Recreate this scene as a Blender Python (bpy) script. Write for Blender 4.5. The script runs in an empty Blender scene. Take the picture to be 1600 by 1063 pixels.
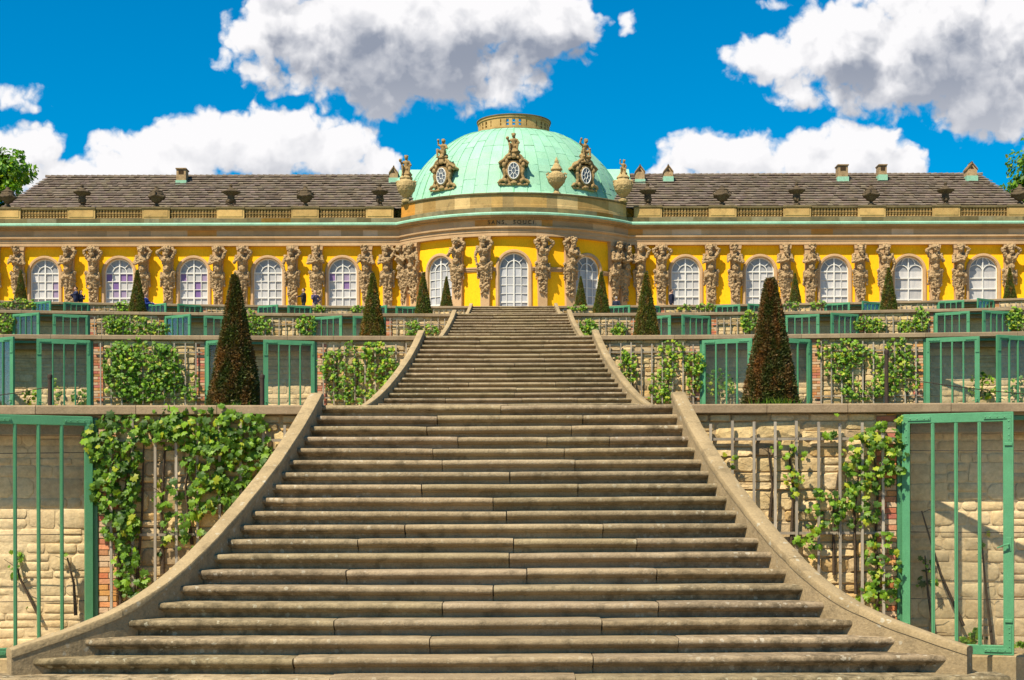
import bpy, math, random
import numpy as np
from mathutils import Vector, noise
C = bpy.context
COL = C.scene.collection
PI = math.pi
R = math.radians

# ------------------------------------------------------------------ camera, sky, sun, exposure
F = 2393.0; VX = 811.0; VY = 797.0          # focal length and vanishing point in photo pixels (1600 wide)
CX, CZ = 0.289, 2.05                        # camera position (Y = 0)
cd = bpy.data.cameras.new('camera'); cam = bpy.data.objects.new('camera', cd); COL.objects.link(cam)
cam.location = (CX, 0, CZ); cam.rotation_euler = (PI/2, 0.0026, 0)
cd.sensor_width = 36; cd.lens = F/1600*36
cd.shift_x = -(VX-800)/1600; cd.shift_y = (VY-531.5)/1600
cd.clip_start = 0.1; cd.clip_end = 6000
C.scene.camera = cam
C.scene.view_settings.view_transform = 'Standard'
C.scene.view_settings.look = 'None'
C.scene.view_settings.gamma = 1
C.scene.view_settings.exposure = 0.78

SUN_EL, SUN_AZ = 56, 38                     # elevation; degrees to the left of straight behind the camera
sd = bpy.data.lights.new('sun', 'SUN'); sun = bpy.data.objects.new('sun', sd); COL.objects.link(sun)
sd.energy = 5.0; sd.angle = R(0.5); sd.color = (1, .90, .70)
sv = Vector((-math.sin(R(SUN_AZ))*math.cos(R(SUN_EL)), -math.cos(R(SUN_AZ))*math.cos(R(SUN_EL)), math.sin(R(SUN_EL))))
sun.rotation_euler = sv.to_track_quat('Z', 'Y').to_euler()
sun.location = (-30, -30, 60)

def build_world():
    w = bpy.data.worlds.new('World'); C.scene.world = w; w.use_nodes = True
    nt = w.node_tree; nt.nodes.clear()
    N = nt.nodes.new; L = nt.links.new
    def math_(op, a, b=None, c=None, tree=nt, clamp=False):
        n = tree.nodes.new('ShaderNodeMath'); n.operation = op; n.use_clamp = clamp
        for i, v in enumerate((a, b, c)):
            if v is None: continue
            if isinstance(v, (int, float)): n.inputs[i].default_value = v
            else: tree.links.new(v, n.inputs[i])
        return n.outputs[0]
    # clouds: soft lumps in sky directions, broken up by fractal noise
    g = bpy.data.node_groups.new('cloud_density', 'ShaderNodeTree')
    g.interface.new_socket('uv', in_out='INPUT', socket_type='NodeSocketVector')
    g.interface.new_socket('density', in_out='OUTPUT', socket_type='NodeSocketFloat')
    gi = g.nodes.new('NodeGroupInput'); go = g.nodes.new('NodeGroupOutput')
    g.interface.new_socket('smooth', in_out='OUTPUT', socket_type='NodeSocketFloat')
    def gnoise(scale, detail, rough, vec):
        n = g.nodes.new('ShaderNodeTexNoise'); n.noise_dimensions = '2D'; n.inputs['Scale'].default_value = scale
        n.inputs['Detail'].default_value = detail; n.inputs['Roughness'].default_value = rough
        g.links.new(vec, n.inputs['Vector']); return n
    wn = gnoise(34, 3, .55, gi.outputs[0])
    vm = g.nodes.new('ShaderNodeVectorMath'); vm.operation = 'MULTIPLY_ADD'
    g.links.new(wn.outputs['Color'], vm.inputs[0]); vm.inputs[1].default_value = (.024, .020, 0); 
    va = g.nodes.new('ShaderNodeVectorMath'); va.operation = 'SUBTRACT'
    g.links.new(gi.outputs[0], va.inputs[0]); va.inputs[1].default_value = (.012, .010, 0)
    g.links.new(va.outputs[0], vm.inputs[2])
    sp = g.nodes.new('ShaderNodeSeparateXYZ'); g.links.new(vm.outputs[0], sp.inputs[0])
    u, v = sp.outputs[0], sp.outputs[1]
    lumps = [(520,45,150,105,1.2),(650,55,210,120,1.35),(800,35,160,76,1.25),(600,135,120,55,.85),(745,112,105,60,.8),
             (430,75,70,75,.8),(915,25,42,34,.5),(905,88,32,20,.45),(470,-30,120,60,1),
             (1500,60,200,118,1.3),(1300,50,85,58,.8),(1560,165,140,65,.95),(1350,95,125,66,1.15),(1400,130,140,62,.9),(1200,98,80,42,.7),(1262,140,52,30,.55),(1650,120,120,110,1),
             (240,246,100,52,.95),(330,226,85,60,1),(430,222,95,64,1),(520,232,82,56,.95),(575,262,60,40,.8),(190,268,80,40,.8),
             (1085,250,68,46,.95),(1170,244,78,44,.95),(1250,252,80,42,.9),(1340,236,80,48,1),(1400,262,60,34,.8),(1035,268,40,30,.6),
             (15,235,85,62,.75),(5,150,70,30,.55),(60,285,110,40,.6),(352,96,20,16,.32),(980,25,16,26,.32),(1212,0,30,12,.35),
             (-500,120,330,150,.9),(2300,140,300,130,.9),(900,-420,330,140,.9)]
    F_ = None
    for (x, y, rx, ry, wt) in lumps:
        a = math_('MULTIPLY', math_('SUBTRACT', u, (x-VX)/F, tree=g), F/rx, tree=g)
        b = math_('MULTIPLY', math_('SUBTRACT', v, (VY-y)/F, tree=g), F/ry, tree=g)
        q = math_('MULTIPLY_ADD', a, a, math_('MULTIPLY', b, b, tree=g), tree=g)
        s = math_('MULTIPLY_ADD', q, -wt, wt, tree=g)
        s = math_('MAXIMUM', s, -1.0, tree=g)
        F_ = s if F_ is None else math_('SMOOTH_MAX', F_, s, .25, tree=g)
    n1 = gnoise(24, 6, .56, gi.outputs[0]); n2 = gnoise(80, 4, .62, gi.outputs[0])
    d = math_('MULTIPLY_ADD', n1.outputs['Fac'], 1.3, math_('SUBTRACT', F_, .50, tree=g), tree=g)
    d = math_('MULTIPLY_ADD', n2.outputs['Fac'], .46, math_('SUBTRACT', d, .23, tree=g), tree=g)
    vo = g.nodes.new('ShaderNodeTexVoronoi'); vo.voronoi_dimensions = '2D'; vo.feature = 'F1'; vo.inputs['Scale'].default_value = 30; vo.inputs['Detail'].default_value = 2.6; vo.inputs['Roughness'].default_value = .55; vo.inputs['Lacunarity'].default_value = 2.3
    g.links.new(vm.outputs[0], vo.inputs['Vector'])
    bil = math_('SUBTRACT', .62, vo.outputs['Distance'], tree=g)
    d = math_('MULTIPLY_ADD', bil, .75, d, tree=g)
    n3 = gnoise(24, 2.5, .5, gi.outputs[0])
    sm = math_('MULTIPLY_ADD', n3.outputs['Fac'], 1.5, math_('SUBTRACT', F_, .80, tree=g), tree=g)
    sm = math_('MULTIPLY_ADD', n2.outputs['Fac'], .22, math_('SUBTRACT', sm, .11, tree=g), tree=g)
    sm = math_('MULTIPLY_ADD', bil, .55, sm, tree=g)
    g.links.new(d, go.inputs[0]); g.links.new(sm, go.inputs[1])

    tc = N('ShaderNodeTexCoord'); s3 = N('ShaderNodeSeparateXYZ'); L(tc.outputs['Generated'], s3.inputs[0])
    dy = math_('MAXIMUM', s3.outputs[1], .05)
    uu = math_('DIVIDE', s3.outputs[0], dy); vv = math_('DIVIDE', s3.outputs[2], dy)
    cb = N('ShaderNodeCombineXYZ'); L(uu, cb.inputs[0]); L(vv, cb.inputs[1])
    def dens(off):
        gn = N('ShaderNodeGroup'); gn.node_tree = g
        ad = N('ShaderNodeVectorMath'); ad.operation = 'ADD'; L(cb.outputs[0], ad.inputs[0]); ad.inputs[1].default_value = off
        L(ad.outputs[0], gn.inputs[0]); return gn.outputs
    dd = dens((0,0,0)); d0 = dd[0]; s0 = dd[1]; d1 = dens((-.006,.012,0))[1]; d2 = dens((-.012,.034,0))[1]
    def ramp(x, a, b, c, e):
        m = N('ShaderNodeMapRange'); m.interpolation_type = 'SMOOTHSTEP'
        L(x, m.inputs[0]); m.inputs[1].default_value = a; m.inputs[2].default_value = b
        m.inputs[3].default_value = c; m.inputs[4].default_value = e; return m.outputs[0]
    alpha = ramp(d0, -.05, .46, 0, 1)
    front = ramp(s3.outputs[1], .05, .2, 0, 1)
    alpha = math_('MULTIPLY', alpha, front)
    thick = math_('ADD', math_('MULTIPLY', d1, .55), math_('MULTIPLY', d2, .75))
    lit = ramp(thick, .25, 1.20, 1, 0)
    rel = math_('MULTIPLY_ADD', math_('SUBTRACT', s0, d1), 1.5, .52, clamp=True)
    lit = math_('ADD', math_('MULTIPLY', lit, .60), math_('MULTIPLY', rel, .46), clamp=True)
    # higher clouds are seen more from below, so their shaded bases show more
    high = ramp(vv, .22, .30, .60, 1.0)
    lit2 = math_('SUBTRACT', 1, math_('MULTIPLY', math_('SUBTRACT', 1, lit), high))
    cm = N('ShaderNodeMix'); cm.data_type = 'RGBA'; L(lit2, cm.inputs[0])
    cm.inputs[6].default_value = (2.5, 2.8, 3.5, 1); cm.inputs[7].default_value = (8.2, 8.1, 8.2, 1)
    sky = N('ShaderNodeTexSky'); sky.sky_type = 'NISHITA'; sky.sun_disc = False
    sky.sun_elevation = R(SUN_EL); sky.sun_rotation = R(180+SUN_AZ)
    sky.air_density = 1.0; sky.dust_density = .3; sky.ozone_density = 3.0
    hs = N('ShaderNodeHueSaturation'); hs.inputs['Saturation'].default_value = 1.80; hs.inputs['Hue'].default_value = .492
    hs.inputs['Value'].default_value = 1.12
    L(sky.outputs[0], hs.inputs['Color'])
    mx = N('ShaderNodeMix'); mx.data_type = 'RGBA'; L(alpha, mx.inputs[0]); L(hs.outputs[0], mx.inputs[6]); L(cm.outputs[2], mx.inputs[7])
    bg = N('ShaderNodeBackground'); bg.inputs[1].default_value = 0.07; L(mx.outputs[2], bg.inputs[0])
    out = N('ShaderNodeOutputWorld'); L(bg.outputs[0], out.inputs[0])
build_world()

# ------------------------------------------------------------------ materials
def lin(r, g, b): return tuple(((c/255)/12.92 if c/255 < .04045 else ((c/255+.055)/1.055)**2.4) for c in (r, g, b))
def new_mat(name):
    m = bpy.data.materials.new(name); m.use_nodes = True
    return m, m.node_tree, m.node_tree.nodes['Principled BSDF']
def stone(name, c1, c2, scale=3., rough=.9, bump=.35, bscale=40., spots=0., spotscale=18., spotcol=(.55,.52,.42), dark=0., darkcol=(.05,.04,.025), stretch=(1,1,1), spec=.2, ends=0.):
    m, nt, b = new_mat(name); N = nt.nodes.new; L = nt.links.new
    tc = N('ShaderNodeTexCoord'); mp = N('ShaderNodeMapping'); mp.inputs['Scale'].default_value = stretch
    oi = N('ShaderNodeObjectInfo'); rv = N('ShaderNodeVectorMath'); rv.operation = 'MULTIPLY_ADD'; L(oi.outputs['Random'], rv.inputs[0]); rv.inputs[1].default_value = (37., 53., 71.); L(tc.outputs['Object'], rv.inputs[2]); L(rv.outputs[0], mp.inputs[0])
    c1, c2, spotcol, darkcol = [tuple(.84*q for q in cc) for cc in (c1, c2, spotcol, darkcol)]
    def nz(s, d, r=.6):
        n = N('ShaderNodeTexNoise'); n.inputs['Scale'].default_value = s; n.inputs['Detail'].default_value = d; n.inputs['Roughness'].default_value = r
        L(mp.outputs[0], n.inputs['Vector']); return n
    def mr(x, a, bb, c=0., d=1.):
        q = N('ShaderNodeMapRange'); L(x, q.inputs[0]); q.inputs[1].default_value = a; q.inputs[2].default_value = bb; q.inputs[3].default_value = c; q.inputs[4].default_value = d; return q.outputs[0]
    def mixc(f, a, bb, blend='MIX'):
        q = N('ShaderNodeMix'); q.data_type = 'RGBA'; q.blend_type = blend
        if isinstance(f, float): q.inputs[0].default_value = f
        else: L(f, q.inputs[0])
        for i, v in ((6, a), (7, bb)):
            if isinstance(v, tuple): q.inputs[i].default_value = (*v, 1)
            else: L(v, q.inputs[i])
        return q.outputs[2]
    n1 = nz(scale, 6); col = mixc(mr(n1.outputs[0], .32, .68), c1, c2)
    n3 = nz(bscale, 4, .7); col = mixc(1., col, mixc(mr(n3.outputs[0], .3, .7), (.8,.8,.8), (1.15,1.15,1.15)), 'MULTIPLY')
    if dark:
        n2 = nz(scale*1.7+.31, 7, .7); col = mixc(mr(n2.outputs[0], .52, .72, 0, dark), col, darkcol)
    if ends:                                                         # black growth towards the sides of the stairs
        sx = N('ShaderNodeSeparateXYZ'); L(tc.outputs['Object'], sx.inputs[0]); ab = N('ShaderNodeMath'); ab.operation = 'ABSOLUTE'; L(sx.outputs[0], ab.inputs[0])
        n6 = nz(7., 6, .7); m6 = N('ShaderNodeMath'); m6.operation = 'MULTIPLY'; L(mr(ab.outputs[0], .9, 3.6, .12, 1.), m6.inputs[0]); L(mr(n6.outputs[0], .46, .60, 0, ends), m6.inputs[1]); col = mixc(m6.outputs[0], col, darkcol)
    if spots:
        vo = N('ShaderNodeTexVoronoi'); vo.inputs['Scale'].default_value = spotscale; vo.inputs['Randomness'].default_value = 1
        n4 = nz(spotscale*2.5, 2); ad = N('ShaderNodeVectorMath'); ad.operation = 'MULTIPLY_ADD'; L(n4.outputs['Color'], ad.inputs[0]); ad.inputs[1].default_value = (.05,.05,.05); L(mp.outputs[0], ad.inputs[2]); L(ad.outputs[0], vo.inputs['Vector'])
        sc = N('ShaderNodeSeparateColor'); L(vo.outputs['Color'], sc.inputs[0])
        rad = mr(sc.outputs[0], .30, 1., 0, .40)
        mm = N('ShaderNodeMath'); mm.operation = 'SUBTRACT'; L(rad, mm.inputs[0]); L(vo.outputs['Distance'], mm.inputs[1])
        n5 = nz(2.3, 3); m2 = N('ShaderNodeMath'); m2.operation = 'MULTIPLY'
        if ends: m7 = N('ShaderNodeMath'); m7.operation = 'MULTIPLY'; L(mr(mm.outputs[0], 0, .06), m7.inputs[0]); L(mr(ab.outputs[0], .6, 3., .3, 1.), m7.inputs[1]); L(m7.outputs[0], m2.inputs[0])
        else: L(mr(mm.outputs[0], 0, .06), m2.inputs[0]); L(mr(n5.outputs[0], .40, .56, 0, spots), m2.inputs[1])
        col = mixc(m2.outputs[0], col, spotcol)
    at = N('ShaderNodeAttribute'); at.attribute_name = 'col'
    col = mixc(1., col, at.outputs['Color'], 'MULTIPLY')
    L(col, b.inputs['Base Color']); b.inputs['Roughness'].default_value = rough; b.inputs['Specular IOR Level'].default_value = spec
    if bump:
        bp = N('ShaderNodeBump'); bp.inputs['Strength'].default_value = bump; bp.inputs['Distance'].default_value = .02
        nb = nz(bscale*.6, 6, .65); L(nb.outputs[0], bp.inputs['Height']); L(bp.outputs[0], b.inputs['Normal'])
    return m
def leafmat(name, trans=.35, rough=.5):
    m, nt, b = new_mat(name); N = nt.nodes.new; L = nt.links.new
    at = N('ShaderNodeAttribute'); at.attribute_name = 'col'
    L(at.outputs['Color'], b.inputs['Base Color']); b.inputs['Roughness'].default_value = rough; b.inputs['Specular IOR Level'].default_value = .3
    if trans:
        tr = N('ShaderNodeBsdfTranslucent'); mx = N('ShaderNodeMix'); mx.data_type = 'RGBA'; mx.blend_type = 'MULTIPLY'; mx.inputs[0].default_value = 1
        L(at.outputs['Color'], mx.inputs[6]); mx.inputs[7].default_value = (2.0, 2.0, .6, 1); L(mx.outputs[2], tr.inputs[0])
        ms = N('ShaderNodeMixShader'); ms.inputs[0].default_value = trans; L(b.outputs[0], ms.inputs[1]); L(tr.outputs[0], ms.inputs[2])
        L(ms.outputs[0], nt.nodes['Material Output'].inputs[0])
    return m
def glass(name, clear=.82, tint=(.985,.99,.985), rough=.03):
    m, nt, b = new_mat(name); N = nt.nodes.new; L = nt.links.new; nt.nodes.remove(b)
    tr = N('ShaderNodeBsdfTransparent'); tr.inputs[0].default_value = (*tint, 1)
    gl = N('ShaderNodeBsdfGlossy'); gl.inputs['Roughness'].default_value = rough
    df = N('ShaderNodeBsdfDiffuse'); df.inputs[0].default_value = (.45,.48,.45,1)
    fr0 = N('ShaderNodeFresnel'); fr0.inputs[0].default_value = 1.45; fr = N('ShaderNodeMath'); fr.operation = 'MULTIPLY'; L(fr0.outputs[0], fr.inputs[0]); fr.inputs[1].default_value = .32
    m1 = N('ShaderNodeMixShader'); m1.inputs[0].default_value = clear; L(df.outputs[0], m1.inputs[1]); L(tr.outputs[0], m1.inputs[2])
    m2 = N('ShaderNodeMixShader'); L(fr.outputs[0], m2.inputs[0]); L(m1.outputs[0], m2.inputs[1]); L(gl.outputs[0], m2.inputs[2])
    L(m2.outputs[0], nt.nodes['Material Output'].inputs[0]); return m
MAT = {}
MAT['step'] = stone('step_sandstone', (.405,.315,.195), (.28,.21,.125), 2.2, .9, .6, 45, spots=1., spotscale=15, spotcol=(.62,.57,.44), dark=.8, darkcol=(.10,.078,.045), ends=.9)
MAT['cheek'] = stone('cheek_sandstone', (.42,.31,.175), (.32,.235,.13), 2.2, .92, .6, 40, spots=.8, spotscale=13, spotcol=(.47,.42,.32), dark=.6, darkcol=(.11,.085,.05))
MAT['coping'] = stone('coping_sandstone', (.37,.275,.175), (.28,.205,.125), 2.5, .9, .3, 50, dark=.35, darkcol=(.12,.085,.05))
MAT['rubble'] = stone('limestone_rubble', (.70,.53,.30), (.54,.38,.19), 5., .95, .8, 30, dark=.3, darkcol=(.25,.16,.08))
MAT['mortar'] = stone('lime_mortar', (.52,.39,.22), (.42,.30,.16), 6., .95, .6, 40, dark=.3)
MAT['brick'] = stone('brick', (.64,.25,.11), (.52,.19,.085), 8., .9, .4, 60)
MAT['plaster'] = stone('niche_stone', (.78,.60,.36), (.62,.45,.25), 2.2, .95, .8, 16, dark=.35, darkcol=(.25,.17,.09))
MAT['lintel'] = stone('lintel_stone', (.40,.30,.18), (.30,.22,.13), 3., .95, .4, 30, dark=.3)
MAT['green'] = stone('green_paint', (.10,.33,.16), (.08,.275,.13), 3., .42, .08, 60, dark=.18, darkcol=(.03,.12,.07), spec=.45)
MAT['glass'] = glass('door_glass', .992)
MAT['batten'] = stone('weathered_wood', (.44,.38,.30), (.32,.27,.21), 6., .9, .3, 40, stretch=(1,1,.2))
MAT['iron'] = stone('rusty_iron', (.07,.045,.03), (.04,.03,.025), 8., .7, .2, 60)
MAT['leaf'] = leafmat('vine_leaf', .33, .5)
MAT['needle'] = leafmat('yew_needle', .12, .6)
MAT['treeleaf'] = leafmat('tree_leaf', .3, .5)
MAT['bark'] = stone('vine_bark', (.10,.07,.045), (.06,.04,.025), 14., .95, .6, 60)
MAT['gravel'] = stone('gravel', (.42,.35,.24), (.34,.27,.18), 30., .95, .5, 120)
MAT['grass_soil'] = stone('terrace_turf', (.08,.11,.03), (.12,.13,.04), 4., .95, .5, 90)
MAT['yellow'] = stone('yellow_render', (1.14,.605,.010), (1.10,.545,.008), .9, .85, .12, 30, dark=.28, darkcol=(.86,.42,.015), stretch=(1,1,.22))
MAT['sand'] = stone('facade_sandstone', (.52,.34,.165), (.40,.25,.11), 1.5, .9, .25, 30, dark=.35, darkcol=(.16,.11,.06))
MAT['sandlight'] = stone('pink_sandstone', (.62,.41,.225), (.52,.33,.17), 1.5, .9, .2, 30, dark=.2, darkcol=(.22,.15,.09))
MAT['sanddark'] = stone('sooty_and_shadow_stone', (.13,.105,.055), (.22,.165,.08), 1.6, .95, .3, 30, dark=.5, darkcol=(.04,.036,.022))  # dark stone; on wing caps and rails it paints in a shadow line
MAT['attic'] = stone('attic_sandstone', (.56,.36,.14), (.42,.27,.10), 1.2, .92, .3, 30, dark=.5, darkcol=(.10,.075,.04))
MAT['statue'] = stone('statue_sandstone', (.50,.345,.185), (.31,.21,.11), 4.2, .92, .8, 18, dark=.85, darkcol=(.10,.063,.032))
MAT['statuegrey'] = stone('weathered_statue_stone', (.42,.28,.12), (.27,.18,.08), 3.5, .92, .4, 25, dark=.8, darkcol=(.045,.035,.025))
MAT['vase'] = stone('vase_sandstone', (.50,.37,.17), (.38,.27,.12), 2.6, .92, .5, 18, dark=.5, darkcol=(.12,.085,.04))
MAT['urndark'] = stone('blackened_urn_stone', (.075,.055,.036), (.14,.10,.055), 3.0, .9, .5, 30, dark=.6, darkcol=(.025,.02,.016))
MAT['copper'] = stone('verdigris_copper', (.345,.63,.45), (.275,.535,.37), 1.1, .62, .08, 20, dark=.42, darkcol=(.19,.36,.25), stretch=(1,1,.28), spec=.3)
MAT['tile'] = stone('roof_tile', (.235,.185,.14), (.16,.125,.095), 2.2, .9, .3, 30, dark=.4, darkcol=(.07,.055,.045))
MAT['white'] = stone('white_paint', (.80,.78,.73), (.74,.72,.67), 3., .5, 0, 30, spec=.4)
MAT['curtain'] = stone('curtain_glass', (.58,.55,.52), (.45,.44,.43), .9, .25, 0, 30, stretch=(6,1,1), spec=.3)
MAT['darkglass'] = stone('dark_window_glass', (.10,.11,.125), (.16,.17,.18), 1.5, .1, 0, 20, spec=.6)
MAT['letter'] = stone('bronze_letters', (.04,.032,.02), (.05,.04,.025), 5., .5, 0, 30)
MAT['skin'] = stone('skin', (.55,.33,.24), (.5,.3,.21), 6., .6, 0, 30)
def plain(name, c): return stone(name, c, tuple(x*.8 for x in c), 5., .85, .15, 60)

# ------------------------------------------------------------------ helpers
class MB:
    def __init__(s): s.v = []; s.f = []; s.m = []; s.c = []
    def add(s, vs, fs, mi=0, col=(1,1,1)):
        o = len(s.v); s.v.extend([tuple(p) for p in vs])
        for f in fs: s.f.append(tuple(i+o for i in f)); s.m.append(mi); s.c.append(col)
    def box(s, x0, x1, y0, y1, z0, z1, mi=0, col=(1,1,1), ch=0):
        if ch:
            a = ch
            P = []
            for (z, i) in ((z0, a), (z0+a, 0), (z1-a, 0), (z1, a)):
                P += [(x0+i, y0+i, z), (x1-i, y0+i, z), (x1-i, y1-i, z), (x0+i, y1-i, z)]
            fs = [(3,2,1,0), (12,13,14,15)]
            for k in range(3):
                for j in range(4): fs.append((4*k+j, 4*k+(j+1)%4, 4*k+4+(j+1)%4, 4*k+4+j))
            s.add(P, fs, mi, col); return
        s.add([(x0,y0,z0),(x1,y0,z0),(x1,y1,z0),(x0,y1,z0),(x0,y0,z1),(x1,y0,z1),(x1,y1,z1),(x0,y1,z1)],
              [(3,2,1,0),(4,5,6,7),(0,1,5,4),(1,2,6,5),(2,3,7,6),(3,0,4,7)], mi, col)
    def tube(s, pts, rad, n=8, mi=0, col=(1,1,1), cap=True):
        pts = [Vector(p) for p in pts]; k = len(pts)
        if not isinstance(rad, (list, tuple)): rad = [rad]*k
        vs = []; ref = Vector((0.13, .21, 1)).normalized()
        for i, p in enumerate(pts):
            t = (pts[min(i+1,k-1)]-pts[max(i-1,0)]).normalized()
            a = t.cross(ref)
            if a.length < .1: a = t.cross(Vector((1, 0, 0)))
            a.normalize(); b = t.cross(a).normalized()
            for j in range(n):
                an = 2*PI*j/n; vs.append(p+(a*math.cos(an)+b*math.sin(an))*rad[i])
        fs = []
        for i in range(k-1):
            for j in range(n): fs.append((i*n+j, i*n+(j+1)%n, (i+1)*n+(j+1)%n, (i+1)*n+j))
        if cap: fs.append(tuple(range(n-1,-1,-1))); fs.append(tuple((k-1)*n+j for j in range(n)))
        s.add(vs, fs, mi, col)
    def lathe(s, prof, n=20, c=(0,0,0), mi=0, col=(1,1,1)):
        vs = []; k = len(prof)
        for (r, z) in prof:
            for j in range(n):
                a = 2*PI*j/n; vs.append((c[0]+r*math.cos(a), c[1]+r*math.sin(a), c[2]+z))
        fs = [(i*n+j, i*n+(j+1)%n, (i+1)*n+(j+1)%n, (i+1)*n+j) for i in range(k-1) for j in range(n)]
        fs.append(tuple(range(n-1,-1,-1))); fs.append(tuple((k-1)*n+j for j in range(n)))
        s.add(vs, fs, mi, col)
    def ball(s, c, r, nu=12, nv=8, mi=0, col=(1,1,1)):
        if not isinstance(r, (tuple, list)): r = (r,r,r)
        vs = [(c[0],c[1],c[2]-r[2])]
        for i in range(1, nv):
            p = -PI/2+PI*i/nv
            for j in range(nu):
                a = 2*PI*j/nu; vs.append((c[0]+r[0]*math.cos(p)*math.cos(a), c[1]+r[1]*math.cos(p)*math.sin(a), c[2]+r[2]*math.sin(p)))
        vs.append((c[0],c[1],c[2]+r[2])); fs = []
        for j in range(nu): fs.append((0, 1+(j+1)%nu, 1+j))
        for i in range(nv-2):
            for j in range(nu): fs.append((1+i*nu+j, 1+i*nu+(j+1)%nu, 1+(i+1)*nu+(j+1)%nu, 1+(i+1)*nu+j))
        t = len(vs)-1; b = 1+(nv-2)*nu
        for j in range(nu): fs.append((b+j, b+(j+1)%nu, t))
        s.add(vs, fs, mi, col)
    def cap(s, p, q, r0, r1=None, n=9, mi=0, col=(1,1,1)):       # rounded limb
        r1 = r0 if r1 is None else r1; p = Vector(p); q = Vector(q)
        s.tube([p, p.lerp(q,.5), q], [r0, (r0+r1)/2, r1], n, mi, col); s.ball(p, r0, n, 6, mi, col); s.ball(q, r1, n, 6, mi, col)
    def mapv(s, fn, start=0): s.v[start:] = [fn(p) for p in s.v[start:]]
    def mesh(s, name, mats, smooth=None):
        me = bpy.data.meshes.new(name); me.from_pydata(s.v, [], s.f)
        for m in mats: me.materials.append(m)
        if len(mats) > 1: me.polygons.foreach_set('material_index', s.m)
        a = me.color_attributes.new('col', 'FLOAT_COLOR', 'CORNER') if False else me.attributes.new('col', 'FLOAT_COLOR', 'FACE')
        arr = np.ones((len(s.f), 4), dtype=np.float32); arr[:, :3] = np.array(s.c, dtype=np.float32).reshape(-1, 3)
        a.data.foreach_set('color', arr.ravel())
        if smooth is not None:
            me.shade_smooth()
            if smooth < 179: me.set_sharp_from_angle(angle=R(smooth))
        me.update(); return me
    def build(s, name, mats, parent=None, smooth=None, world=False):
        if not isinstance(mats, (list, tuple)): mats = [mats]
        return link(name, s.mesh(name, mats, smooth), parent, world)
def link(name, me, parent=None, world=False):
    o = bpy.data.objects.new(name, me); COL.objects.link(o)
    if parent:
        o.parent = parent
        if world:
            off = Vector((0,0,0)); p = parent
            while p: off += p.location; p = p.parent
            o.location = -off
    return o
def remesh(mb, voxel, disp=0., dscale=3., smoothit=0):
    me = mb.mesh('tmp', []); o = bpy.data.objects.new('tmp', me); COL.objects.link(o)
    md = o.modifiers.new('r', 'REMESH'); md.mode = 'VOXEL'; md.voxel_size = voxel
    if smoothit:
        sm = o.modifiers.new('s', 'SMOOTH'); sm.iterations = smoothit; sm.factor = .5
    dg = C.evaluated_depsgraph_get(); r = bpy.data.meshes.new_from_object(o.evaluated_get(dg))
    bpy.data.objects.remove(o); bpy.data.meshes.remove(me)
    while r.attributes.get('col'): r.attributes.remove(r.attributes['col'])
    if disp:
        nrm = [v.normal.copy() for v in r.vertices]
        for v, n in zip(r.vertices, nrm): v.co += n*disp*noise.fractal(v.co*dscale, 1., 2., 3)
    fix_col(r); r.shade_smooth(); r.materials.clear(); return r
def fix_col(me, col=(1,1,1)):
    a = me.attributes.get('col') or me.attributes.new('col', 'FLOAT_COLOR', 'FACE')
    a.data.foreach_set('color', np.tile(np.array((*col, 1), dtype=np.float32), len(a.data)))
def tag(o, label=None, cat=None, group=None, kind=None):
    if label: o['label'] = label
    if cat: o['category'] = cat
    if group: o['group'] = group
    if kind: o['kind'] = kind
    return o
def thing(name, label, cat, loc=(0,0,0), rz=0, group=None):
    o = bpy.data.objects.new(name, None); COL.objects.link(o); o.empty_display_size = .3
    o.location = loc; o.rotation_euler = (0,0,rz); return tag(o, label, cat, group)
def copy_tree(o, parent=None):
    c = o.copy(); COL.objects.link(c)
    if parent: c.parent = parent
    for ch in list(o.children): copy_tree(ch, c)
    return c

# ------------------------------------------------------------------ layout of the terraces
RISE, GO, NST = 0.1573, 0.319, 22
TY = [0, 20.5, 42.78, 65.06, 88.0]          # distance of the stair top / wall of each terrace
TZ = [-.32, 3.46, 6.92, 10.40, 13.77]          # height of each terrace
KC = 0.0035                                 # the walls bow towards the garden at their ends
def wy(k, x): return TY[k]+.12-KC*x*x
def wallpt(k, px, py, w=0.):                # photo pixel -> point w in front of wall k
    Y = TY[k]
    for _ in range(4):
        X = CX+(px-VX)*Y/F; Y = wy(k, X)-w
    return Vector((CX+(px-VX)*Y/F, Y, CZ+(VY-py)*Y/F))

# ------------------------------------------------------------------ ground and terraces
def sheet(name, xs, yfn0, yfn1, z, mat, ny=2):
    mb = MB(); n = len(xs); vs = []
    for j in range(ny):
        for x in xs:
            a, b = yfn0(x), yfn1(x); vs.append((x, a+(b-a)*j/(ny-1), z))
    fs = [(j*n+i, j*n+i+1, (j+1)*n+i+1, (j+1)*n+i) for j in range(ny-1) for i in range(n-1)]
    mb.add(vs, fs); o = mb.build(name, MAT[mat]); o['kind'] = 'structure'; return o
sheet('ground', [-2500, -60, 0, 60, 2500], lambda x: -1500, lambda x: 3500, TZ[0], 'gravel')
xsg = [-75+2.5*i for i in range(61)]
for k in (1, 2, 3):
    sheet('terrace_ground', xsg, lambda x: wy(k, x)+.25, lambda x: wy(k+1, x)+1.3, TZ[k]-.012, 'grass_soil')
sheet('terrace_ground', [-400]+xsg+[400], lambda x: wy(4, max(-75, min(75, x)))+.25, lambda x: 420, TZ[4]-.012, 'gravel')

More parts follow.
